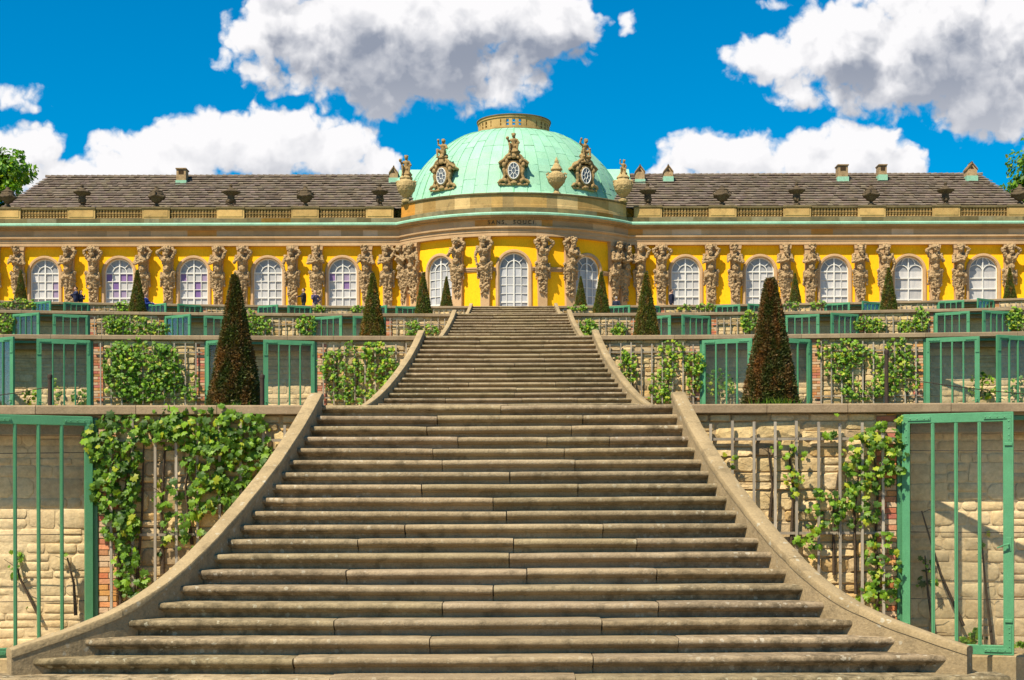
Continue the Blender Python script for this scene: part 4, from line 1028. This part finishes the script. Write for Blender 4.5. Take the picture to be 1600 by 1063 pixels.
def dormer_mesh():
    m = MB()
    m.add([(-.56,-.12,-.95),(.56,-.12,-.95),(.50,-.12,.62),(-.50,-.12,.62),(-.56,1.6,-.95),(.56,1.6,-.95),(.50,1.6,.62),(-.50,1.6,.62)], [(0,1,2,3),(7,6,5,4),(0,4,5,1),(1,5,6,2),(2,6,7,3),(3,7,4,0)])
    pts = [(-.98,.40),(-.80,.52),(-.62,.62),(-.48,.82),(-.26,.98),(0,1.06),(.26,.98),(.48,.82),(.62,.62),(.80,.52),(.98,.40)]
    m.tube([(x,-.16,z) for x, z in pts], [.06,.10,.10,.11,.12,.13,.12,.11,.10,.10,.06], 9); m.tube([(x*.9,-.05,z-.12) for x, z in pts], .10, 9)
    for i in range(len(pts)-1): m.add([(pts[i][0]*.95,-.12,pts[i][1]),(pts[i+1][0]*.95,-.12,pts[i+1][1]),(pts[i+1][0]*.95,.9,pts[i+1][1]),(pts[i][0]*.95,.9,pts[i][1]),(pts[i][0]*.95,-.12,pts[i][1]-.14),(pts[i+1][0]*.95,-.12,pts[i+1][1]-.14),(pts[i+1][0]*.95,.9,pts[i+1][1]-.14),(pts[i][0]*.95,.9,pts[i][1]-.14)], [(0,1,2,3),(7,6,5,4),(0,4,5,1),(2,6,7,3),(0,3,7,4),(1,5,6,2)])
    for s in (-1, 1):
        sp = [(s*(.82-.18*math.exp(-t*.25)*math.cos(t)), -.12, -.82+.18*math.exp(-t*.25)*math.sin(t)) for t in [q*.5 for q in range(12)]]
        m.tube([(s*.52,-.12,.30),(s*.62,-.16,0),(s*.56,-.15,-.35),(s*.66,-.14,-.66),(s*.86,-.12,-.72),(s*.98,-.12,-.84),(s*.90,-.12,-.97),(s*.78,-.12,-.92)], [.09,.12,.10,.12,.13,.11,.09,.08], 9)
        m.ball((s*.62,-.2,.28), (.13,.12,.18)); m.ball((s*.52,-.22,-.72), (.14,.1,.14)); m.ball((s*.3,-.2,.74), (.14,.1,.1)); m.ball((s*.45,-.2,.52), (.10,.1,.16))
    m.box(-.74, .74, -.2, .2, -1.02, -.90); m.ball((0,-.26,.82), (.2,.12,.17)); m.ball((0,-.24,-.86), (.22,.1,.12)); m.ball((0,-.1,1.1), (.32,.22,.12))
    ov = [(.40*math.cos(2*PI*i/28), -.20, .56*math.sin(2*PI*i/28)-.1) for i in range(29)]
    m.tube(ov, .075, 8, cap=False)
    return remesh(m, .026, .014, 6)
DM = dormer_mesh(); DM.materials.append(MAT['statuegrey'])
ow = MB()
ow.add([(0,-.205,-.1)]+[(.37*math.cos(2*PI*i/28), -.205, .53*math.sin(2*PI*i/28)-.1) for i in range(28)], [(0, 1+i, 1+(i+1)%28) for i in range(28)])
OWP = ow.mesh('pane', [MAT['darkglass']])
ow = MB()
ow.tube([(.345*math.cos(2*PI*i/28), -.215, .505*math.sin(2*PI*i/28)-.1) for i in range(29)], .035, 6, cap=False); ow.tube([(.12*math.cos(2*PI*i/16), -.22, .19*math.sin(2*PI*i/16)-.1) for i in range(17)], .024, 6, cap=False)
for a in range(0, 360, 45): ow.tube([(.12*math.cos(R(a)), -.22, .19*math.sin(R(a))-.1), (.34*math.cos(R(a)), -.22, .50*math.sin(R(a))-.1)], .020, 5)
OWF = ow.mesh('window', [MAT['white']])
for i, (a, rr, z) in enumerate(((-37,7.6,23.85), (0,7.55,23.86), (37,7.6,23.85))):
    d = link('dormer', DM, pal); d.location = Vector((rr*math.sin(R(a)), YC-rr*math.cos(R(a)), z))-pal.location; d.rotation_euler = (0,0,R(a*.85))
    w = link('window', OWF, d); w.location = (0,-.055,0); p = link('pane', OWP, d); p.location = (0,-.05,0)
    t = link('putto_statue', PUT[i], d); t.location = (0,-.02,1.30); t.scale = (1.15,)*3; t['label'] = 'small seated stone cherub on top of a dome window'

# urns standing on the parapets
def urn_profile(kind):
    if kind == 'hat': return [(.24,0),(.24,.10),(.12,.16),(.10,.24),(.20,.36),(.25,.50),(.22,.66),(.24,.78),(.52,.92),(.58,1.0),(.50,1.04),(.30,1.10),(.20,1.22),(.10,1.28),(.09,1.34),(.14,1.42),(.06,1.52)]
    if kind == 'round': return [(.22,0),(.22,.10),(.10,.18),(.10,.26),(.28,.38),(.44,.56),(.50,.74),(.46,.90),(.38,.98),(.42,1.04),(.30,1.10),(.16,1.18),(.12,1.24),(.14,1.30),(.05,1.36)]
    if kind == 'vase': return [(.26,0),(.26,.14),(.16,.2),(.14,.38),(.26,.50),(.50,.76),(.60,1.04),(.52,1.30),(.34,1.42),(.28,1.52),(.38,1.58),(.36,1.66),(.26,1.78),(.20,1.92),(.13,2.0),(.15,2.1),(.08,2.26),(.03,2.40)]
    return [(.30,0),(.30,.14),(.18,.2),(.16,.30),(.32,.44),(.54,.72),(.63,1.02),(.56,1.30),(.38,1.46),(.44,1.54),(.40,1.62),(.28,1.74),(.2,1.86)]
def urn_mesh(kind, v):
    r = random.Random(v*7+3); m = MB(); pr = urn_profile(kind); m.lathe(pr, 20)
    if kind == 'hat':
        for s in (-1, 1): m.ball((s*.5,-.05,.98), (.14,.16,.09)); m.tube([(s*.24,0,.44),(s*.34,0,.40),(s*.30,0,.28),(s*.18,0,.30)], .05, 7)
        for q in range(10): a = r.uniform(0, 2*PI); m.ball((.2*math.cos(a), .2*math.sin(a), r.uniform(.3,.6)), .07)
    else:
        rm = .5
        for q in range(26): a = 2*PI*q/26; m.ball((rm*math.cos(a), rm*math.sin(a), (.74 if kind == 'round' else 1.08)-.10*abs(math.sin(2*a))), r.uniform(.06,.10), 8, 6)
        for s in (-1, 1):
            z = .8 if kind == 'round' else 1.2; m.tube([(s*.44,0,z-.15),(s*.62,0,z-.05),(s*.64,0,z+.12),(s*.48,0,z+.2)], .06, 7)
    return remesh(m, .022, .02, 8)
UM = {(k, v): urn_mesh(k, v) for k in ('hat', 'round') for v in (0, 1)}
UM[('vase', 0)] = urn_mesh('vase', 0); UM[('base', 0)] = urn_mesh('base', 0)
for (k, v), me_ in UM.items(): me_.materials.append(MAT['urndark'] if k in ('hat', 'round') else MAT['vase'])
ordn = ['first', 'second', 'third', 'fourth', 'fifth', 'outermost']
for s in (-1, 1):
    for i, x in enumerate(PX):
        kind = 'hat' if i % 2 == 0 else 'round'
        if i == 5: kind = 'round'
        u = link('stone_urn', UM[(kind, i//2 % 2)]); u.location = (s*x, YF+.02, 21.86); u.rotation_euler = (0,0,(i*37+s*20) % 50/25)
        lk = 'dark brimmed hat-like stone urn' if kind == 'hat' else 'blackened round bellied stone urn'
        tag(u, f"{lk}, {ordn[i]} out from the dome on the {'left' if s < 0 else 'right'} wing balustrade", 'urn', 'stone urns along the balustrade')
for (px, pb, lab) in ((871, 300, 'slender pale stone vase with pointed lid standing before the copper dome'),):
    Y = 97.2; u = link('stone_vase', UM[('vase', 0)]); u.location = (rx_(px, Y), Y, 22.03); tag(u, lab, 'vase')
for (px, lab, v) in ((636, 'pale stone vase carrying a standing cherub, left corner of the dome', 3), (975, 'pale stone vase carrying a small cherub, right corner of the dome', 2)):
    Y = 99.4; t = thing('figure_vase', lab, 'vase', (rx_(px, Y), Y, 22.03), group='vases with cherubs at the dome corners')
    u = link('vase', UM[('base', 0)], t); p = link('cherub', PUT[v], t); p.location = (0, -.02, 1.95); p.scale = (.92, .92, 1.05) if v == 3 else (.7,.7,.85)
    if v == 3: p.scale = (1.05, 1.05, 1.2)

# ------------------------------------------------------------------ clipped yews
def yew(v, n, blade, topcut=.0, brown=.5, tone=(1.2,1.2,1.2)):
    r = random.Random(400+v); core = MB(); fo = MB(); H = 2.06*(1-topcut); Rb = .405
    def rad(z): return (Rb*(1-z/2.12)+.018)
    def bump(a, z): return 1+.09*noise.noise(Vector((math.cos(a)*1.6, math.sin(a)*1.6, z*2.6+v*5)))+.05*noise.noise(Vector((math.cos(a)*4, math.sin(a)*4, z*7+v)))
    nz_ = 26; na = 22; vs = []
    for i in range(nz_+1):
        z = .04+(H-.08)*i/nz_
        for j in range(na): a = 2*PI*j/na; q = rad(z)*bump(a, z)*.90; vs.append((q*math.cos(a), q*math.sin(a), z))
    fs = [(i*na+j, i*na+(j+1)%na, (i+1)*na+(j+1)%na, (i+1)*na+j) for i in range(nz_) for j in range(na)]+[tuple(nz_*na+j for j in range(na)), tuple(range(na-1,-1,-1))]
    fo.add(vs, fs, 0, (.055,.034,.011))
    for i in range(n):
        z = H*(1-math.sqrt(1-r.random()*.985)) if topcut < .01 else H*(1-math.sqrt(1-r.random()*.985))
        z = min(z, H-.01); a = r.uniform(0, 2*PI); q = rad(z)*bump(a, z)*r.uniform(.90,1.035)
        if i % 9 == 0: z = H*(.72+.28*r.random()); q = rad(z)*bump(a, z)*r.uniform(.92,1.04)
        if z > H-.05: q *= r.random()**.5
        c = Vector((q*math.cos(a), q*math.sin(a), z+.02)); o = Vector((math.cos(a), math.sin(a), .22))
        d = (o*.8+Vector((r.gauss(0,.6), r.gauss(0,.6), r.gauss(.25,.5)))).normalized(); s = d.cross(Vector((r.gauss(0,1), r.gauss(0,1), r.gauss(0,1)))).normalized()
        L_ = blade*r.uniform(.5,1.15); w = L_*.20
        zone = noise.noise(Vector((math.cos(a)*2.2, math.sin(a)*2.2, z*3.0+v*3)))+r.gauss(0,.15)+(brown-.5)
        if zone > .42: col = (.155,.068,.02)
        elif zone > .16: col = (.105,.057,.018)
        elif zone > -.14: col = (.070,.052,.013)
        else: col = (.045,.056,.012)
        t = r.uniform(.78,1.18); col = (col[0]*t*tone[0], col[1]*t*tone[1], col[2]*t*tone[2])
        fo.add([c-s*w*.4-d*L_*.3, c+s*w*.4-d*L_*.3, c+s*w+d*L_*.25, c+d*L_*.8, c-s*w+d*L_*.25], [(0,1,2,3,4)], 0, col)
        if i % 2 == 0:                                               # side twig
            s2 = (s+d*.8).normalized(); n2 = s2.cross(d).normalized()
            fo.add([c, c+s2*L_*.4+n2*w*.5, c+s2*L_*.75, c+s2*L_*.4-n2*w*.5], [(0,1,2,3)], 0, (col[0]*1.15, col[1]*1.1, col[2]))
    core.tube([(0,0,-.05),(0,0,.2)], .05, 8)
    return fo.mesh('crown', [MAT['needle']]), core.mesh('trunk', [MAT['bark']])
YM = {'near0': yew(0, 22000, .058, 0, .53, (1.05,1.15,.95)), 'near1': yew(1, 22000, .060, .06, .56, (1.15,1.15,1.05)), 'mid': yew(2, 11000, .06, 0, .36, (1.9,2.0,1.1)), 'far': yew(3, 6500, .07, 0, .30, (1.9,2.1,1.1))}
def put_yew(x, k, key, label, dy=2.1, sc=1., rz=0):
    t = thing('yew_cone', label, 'topiary', (x, wy(k, x)+dy, TZ[k]-.01), rz, 'clipped yew cones on the terraces'); t.scale = (sc, sc, sc)
    c, b = YM[key]; link('crown', c, t); link('trunk', b, t)
put_yew(-3.91, 1, 'near0', 'tall brown-green yew cone, biggest one left of the stairs')
put_yew(4.02, 1, 'near1', 'blunt-topped rusty brown yew cone, biggest one right of the stairs', sc=1.03)
for s, k, x, lab in ((-1,2,3.98,'mid-sized olive yew cone left of the stairs on the second terrace'), (1,2,4.03,'mid-sized olive yew cone right of the stairs on the second terrace'),
                     (-1,3,3.88,'small olive yew cone near the rotunda window, third terrace left of the stairs'), (1,3,3.92,'small olive yew cone beside the rotunda, third terrace right of the stairs'),
                     (-1,3,16.2,'small yew cone between palace windows at the left, beside a walking person'), (1,3,16.3,'small yew cone in front of a garlanded herm far right on the third terrace'),
                     (-1,4,3.95,'smallest yew cone left of the stairs, before the rotunda window'), (1,4,3.95,'smallest yew cone right of the stairs, before the rotunda window'),
                     (1,4,16.4,'smallest yew cone on the top terrace behind the blunt brown yew'), (-1,4,16.4,'yew cone on the top terrace hidden behind the biggest left yew'), (-1,4,28.1,'smallest yew cone at the far left edge of the top terrace'), (1,4,28.3,'smallest yew cone at the far right edge of the top terrace')):
    put_yew(s*x, k, 'mid' if k == 2 else 'far', lab, 2.0, rz=x*1.7+s+k, sc=1.0 if k < 4 else .97)
def tuft(name, label, x, k, dy, n, h, seed):
    r = random.Random(seed); m = MB(); y = wy(k, x)+dy
    for i in range(n):
        p = Vector((x+r.gauss(0,.18), y+r.gauss(0,.08), TZ[k])); l = h*r.uniform(.4,1.1); e = p+Vector((r.gauss(0,.06), r.gauss(-.03,.05), l)); w = .007
        m.add([p-Vector((w,0,0)), p+Vector((w,0,0)), p.lerp(e,.6)+Vector((w*.8,0,0)), e, p.lerp(e,.6)-Vector((w*.8,0,0))], [(0,1,2,3,4)], 0, green(r, .15, .9))
    t = thing(name, label, 'grass', (x, y, TZ[k])); m.build('blade_clump', MAT['leaf'], t, world=True)
tuft('grass_tuft', 'green grass tuft at the foot of the blunt brown yew cone', 4.02, 1, 1.4, 160, .2, 3)
tuft('grass_tuft', 'sparse grass at the foot of the biggest left yew cone', -3.9, 1, 1.3, 110, .14, 4)

# short iron posts on the lowest terrace
for x, h, lab, mt in ((-3.25,.44,'short black iron post behind the wall coping left of the stairs','iron'), (-6.15,.44,'short rusty brown iron post near the left edge on the coping','iron'), (5.35,.75,'thin dark post in front of the brick pier right of the blunt yew','iron')):
    t = thing('iron_post', lab, 'post', (x, wy(1, x)+.55, TZ[1]-.01), group='iron posts on the first terrace'); m = MB()
    m.tube([(0,0,0),(0,0,h)], .03, 10); m.build('shaft', MAT[mt], t, 40); m = MB(); m.lathe([(.034,h-.02),(.037,h+.01),(.034,h+.03),(.012,h+.045)], 10); m.build('cap', MAT[mt], t, 40)

def cable(x0, z0, x1, z1, sag, lab):
    t = thing('cable', lab, 'cable', (x0, wy(1, x0)+.55, TZ[1]), group='thin cables strung behind the first coping'); m = MB(); pts = []
    for i in range(13):
        q = i/12; x = x0+(x1-x0)*q; pts.append((x-x0, (wy(1, x)-wy(1, x0)), z0+(z1-z0)*q-sag*4*q*(1-q)))
    m.tube(pts, .006, 6); m.build('strand', MAT['iron'], t, 60)
cable(5.36, .42, 9.5, .06, .10, 'dark cable sagging to the right from the post by the brick pier')
cable(-6.15, .30, -9.5, .10, .12, 'dark cable running left from the rusty post')
# ------------------------------------------------------------------ trees behind the palace
def tree(name, label, x, y, z0, H, blobs, n, size, seed, tone=1.):
    r = random.Random(seed); fo = MB(); tr = MB(); 
    th = min(b[2] for b in blobs)
    tr.tube([(0,0,-.1),(.15,0,th*.4),(-.1,.1,th*.8),(0,0,H*.75)], [.5,.42,.34,.1], 10)
    for b in blobs: tr.tube([(0,0,th*.7), (b[0]*.5,b[1]*.5,th*.7+(b[2]-th*.7)*.6), (b[0],b[1],b[2])], [.24,.15,.05], 7)
    tot = sum(b[3]**2.2 for b in blobs)
    for b in blobs:
        for i in range(int(n*b[3]**2.2/tot)):
            d = Vector((r.gauss(0,1), r.gauss(0,1), r.gauss(0,1))).normalized(); rr = b[3]*(r.random()**.42)*(1+.35*noise.noise(d*2.2+Vector((seed,b[0],b[2]))))
            p = Vector(b[:3])+Vector((d.x*rr, d.y*rr, d.z*rr*.8))
            if noise.noise(p*.75+Vector((seed,0,0))) < -.12: continue
            nn = (d+Vector((r.gauss(0,.6), r.gauss(0,.6), r.gauss(.5,.5)))).normalized(); s = nn.cross(Vector((r.gauss(0,1), r.gauss(0,1), r.gauss(0,1)))).normalized(); u = nn.cross(s); q = size*r.uniform(.6,1.3)
            c = green(r, .12, tone); c = (c[0]*.75, c[1]*.85, c[2]*.8)
            fo.add([p-s*q*.5, p-u*q*.35, p+s*q*.5, p+u*q*.35+nn*q*.12], [(0,1,2,3)], 0, c)
    t = thing(name, label, 'tree', (x, y, z0)); fo.build('crown', MAT['treeleaf'], t); tr.build('trunk', MAT['bark'], t, 60)
tree('broadleaf_tree', 'leafy bright green tree at the left picture edge behind the palace roof', -42.5, 122, 13.7, 19, [(0,0,13,3.2),(1.6,0,15.3,2.6),(-1.5,0,16.6,2.4),(1.2,1,12,2.6),(-3,0,13,3),(.9,0,10,2.6),(-2,1,9.5,2.8)], 26000, .42, 11, 1.5)
tree('broadleaf_tree', 'tall dark green tree at the right picture edge behind the palace', 43.0, 124, 13.7, 20, [(0,0,13,3.3),(-.4,0,15.6,2.6),(1.0,0,17.6,2.6),(-1.2,0,13.6,2.4),(-1.7,0,11,2.4),(2,1,14,3),(-.5,0,9,2.6)], 26000, .42, 12, 1.25)
tree('broadleaf_tree', 'low far tree crown peeping over the right end of the roof', 40.5, 135, 13.7, 13.5, [(-1.6,0,12.3,1.5),(.6,0,11.6,1.5),(2.4,0,12.2,1.5),(-3.6,0,12.2,1.0)], 8000, .36, 13, 1.5)
tree('broadleaf_tree', 'small far treetop just left of the roof vent at the right end', 36.5, 135, 13.7, 13.2, [(-.6,0,12.2,1.1),(.6,0,11.4,1.3),(-1.6,0,11.4,1.0)], 4000, .36, 14, 1.5)

# ------------------------------------------------------------------ visitors
def person(label, x, y, z, h, rz, top, legs, hair, arms=('down','down'), skirt=False, bag=None, group='visitors strolling on the terraces'):
    t = thing('person', label, 'person', (x, y, z), rz, group); s = h/1.75
    b = MB(); J = MB(); T = MB(); Hh = MB()
    b.ball((0,-.01,1.62), (.078,.098,.118), 14, 10); b.ball((0,-.105,1.60), (.016,.022,.022)); b.cap((0,.01,1.42), (0,0,1.54), .055, .05)
    for q in (-1, 1): b.ball((q*.078,.0,1.615), (.012,.02,.03)); b.ball((q*.03,-.093,1.635), (.014,.012,.009))
    b.ball((0,-.1,1.555), (.024,.012,.008)); b.cap((0,0,1.0), (0,.0,1.36), .13, .15); b.ball((0,0,1.36), (.18,.10,.10))
    J.cap((0,0,.98), (0,-.005,1.34), .155, .165, 12); J.ball((0,0,1.38), (.205,.115,.085)); J.ball((0,0,.93), (.175,.135,.12))
    for q, am in zip((-1, 1), arms):
        sh = (q*.19,0,1.40)
        e, hd = {'down': ((q*.25,.02,1.12), (q*.24,-.06,.87)), 'front': ((q*.25,-.06,1.14), (q*.10,-.28,1.22)), 'phone': ((q*.24,-.10,1.18), (q*.08,-.26,1.42)), 'hip': ((q*.36,.04,1.18), (q*.18,-.04,1.02)), 'reach': ((q*.24,-.16,1.26), (q*.16,-.42,1.20))}[am]
        b.cap(sh, e, .05, .042); b.cap(e, hd, .042, .03); J.cap(sh, e, .072, .058); J.cap(e, Vector(e).lerp(Vector(hd), .86), .058, .048)
        d = (Vector(hd)-Vector(e)).normalized(); b.ball(Vector(hd)+d*.045, (.028,.034,.045))
        for k_ in range(4): b.cap(Vector(hd)+d*.06+Vector((0,(k_-1.5)*.014,0)), Vector(hd)+d*(.135-.01*abs(k_-1.3))+Vector((0,(k_-1.5)*.016-.015,0)), .0085, .007, 6)
        b.cap(Vector(hd)+d*.03, Vector(hd)+d*.07+Vector((-q*.03,-.02,0)), .010, .008, 6)
        k2 = (q*.09,-.03,.50); f = (q*.10,.03,.08); b.cap((q*.09,0,.92), k2, .075, .055); b.cap(k2, f, .052, .035); b.cap((q*.10,.03,.045), (q*.11,-.14,.035), .042, .035)
        T.cap((q*.085,0,.92), k2, .098, .072, 10); T.cap(k2, (f[0], f[1], .12), .070, .058, 10)
    T.ball((0,0,.93), (.165,.125,.12))
    if skirt: J.lathe([(.24,.52),(.22,.7),(.17,.95)], 14)
    for q in range(1): Hh.ball((0,.022,1.66), (.088,.098,.098), 14, 10)
    if hair[1]: Hh.cap((0,.06,1.64), (0,.075,1.44), .075, .06)
    for mb_, nm, c, vx in ((b,'body',None,.017), (J,'jacket',top,.02), (T,'trousers',legs,.02), (Hh,'hair',hair[0],.018)):
        me_ = remesh(mb_, vx, .004, 14); me_.materials.append(MAT['skin'] if c is None else plain(nm+'_cloth', c)); o = link(nm, me_, t); o.scale = (s,s,s)
    if bag:
        m = MB(); m.box(-.13,.13,.10,.24,1.02,1.36,0,(1,1,1),.04); o = m.build('backpack', plain('bag', bag), t, 50); o.scale = (s,s,s)
BR = ((.05,.028,.014), False); BL = ((.42,.30,.14), True); GR = ((.35,.33,.31), False)
def at(px, Y): return CX+(px-VX)*Y/F
person('man in a dark navy jacket at the far left, standing close to a smaller person', at(119.5,92), 92, TZ[4], 1.76, -.9, (.022,.03,.075), (.02,.025,.06), BR, ('front','reach'))
person('shorter person in a dark coat facing the navy jacket man at the far left', at(127,92.2), 92.2, TZ[4], 1.58, 1.3, (.02,.024,.05), (.03,.03,.05), ((.03,.018,.01), True), ('front','phone'))
person('child-like visitor in blue top and dark red trousers beside the left yew', at(228,70), 70, TZ[3], 1.64, 1.6, (.03,.06,.28), (.22,.012,.05), ((.06,.03,.015), True), ('front','reach'))
person('man in a charcoal grey jacket, left of the couple under the window', at(475.5,93), 93, TZ[4], 1.78, -1.2, (.035,.035,.037), (.03,.03,.034), BR, ('hip','reach'))
person('blonde woman in beige and navy clothes, right of the couple', at(493,93.2), 93.2, TZ[4], 1.68, .5, (.10,.085,.16), (.42,.32,.24), BL, ('phone','hip'))
person('grey haired visitor in a dark blue top, only head and shoulders showing near the rotunda', at(964,95.5), 95.5, TZ[4], 1.57, 2.9, (.022,.03,.06), (.03,.03,.04), GR)
person('man in a dark blue suit walking alone right of the rotunda', at(1050,94), 94, TZ[4], 1.80, 1.5, (.018,.022,.05), (.02,.022,.04), BR, ('down','down'))
print('objects', len(bpy.data.objects), 'polys', sum(len(o.data.polygons) for o in bpy.data.objects if o.type == 'MESH'))
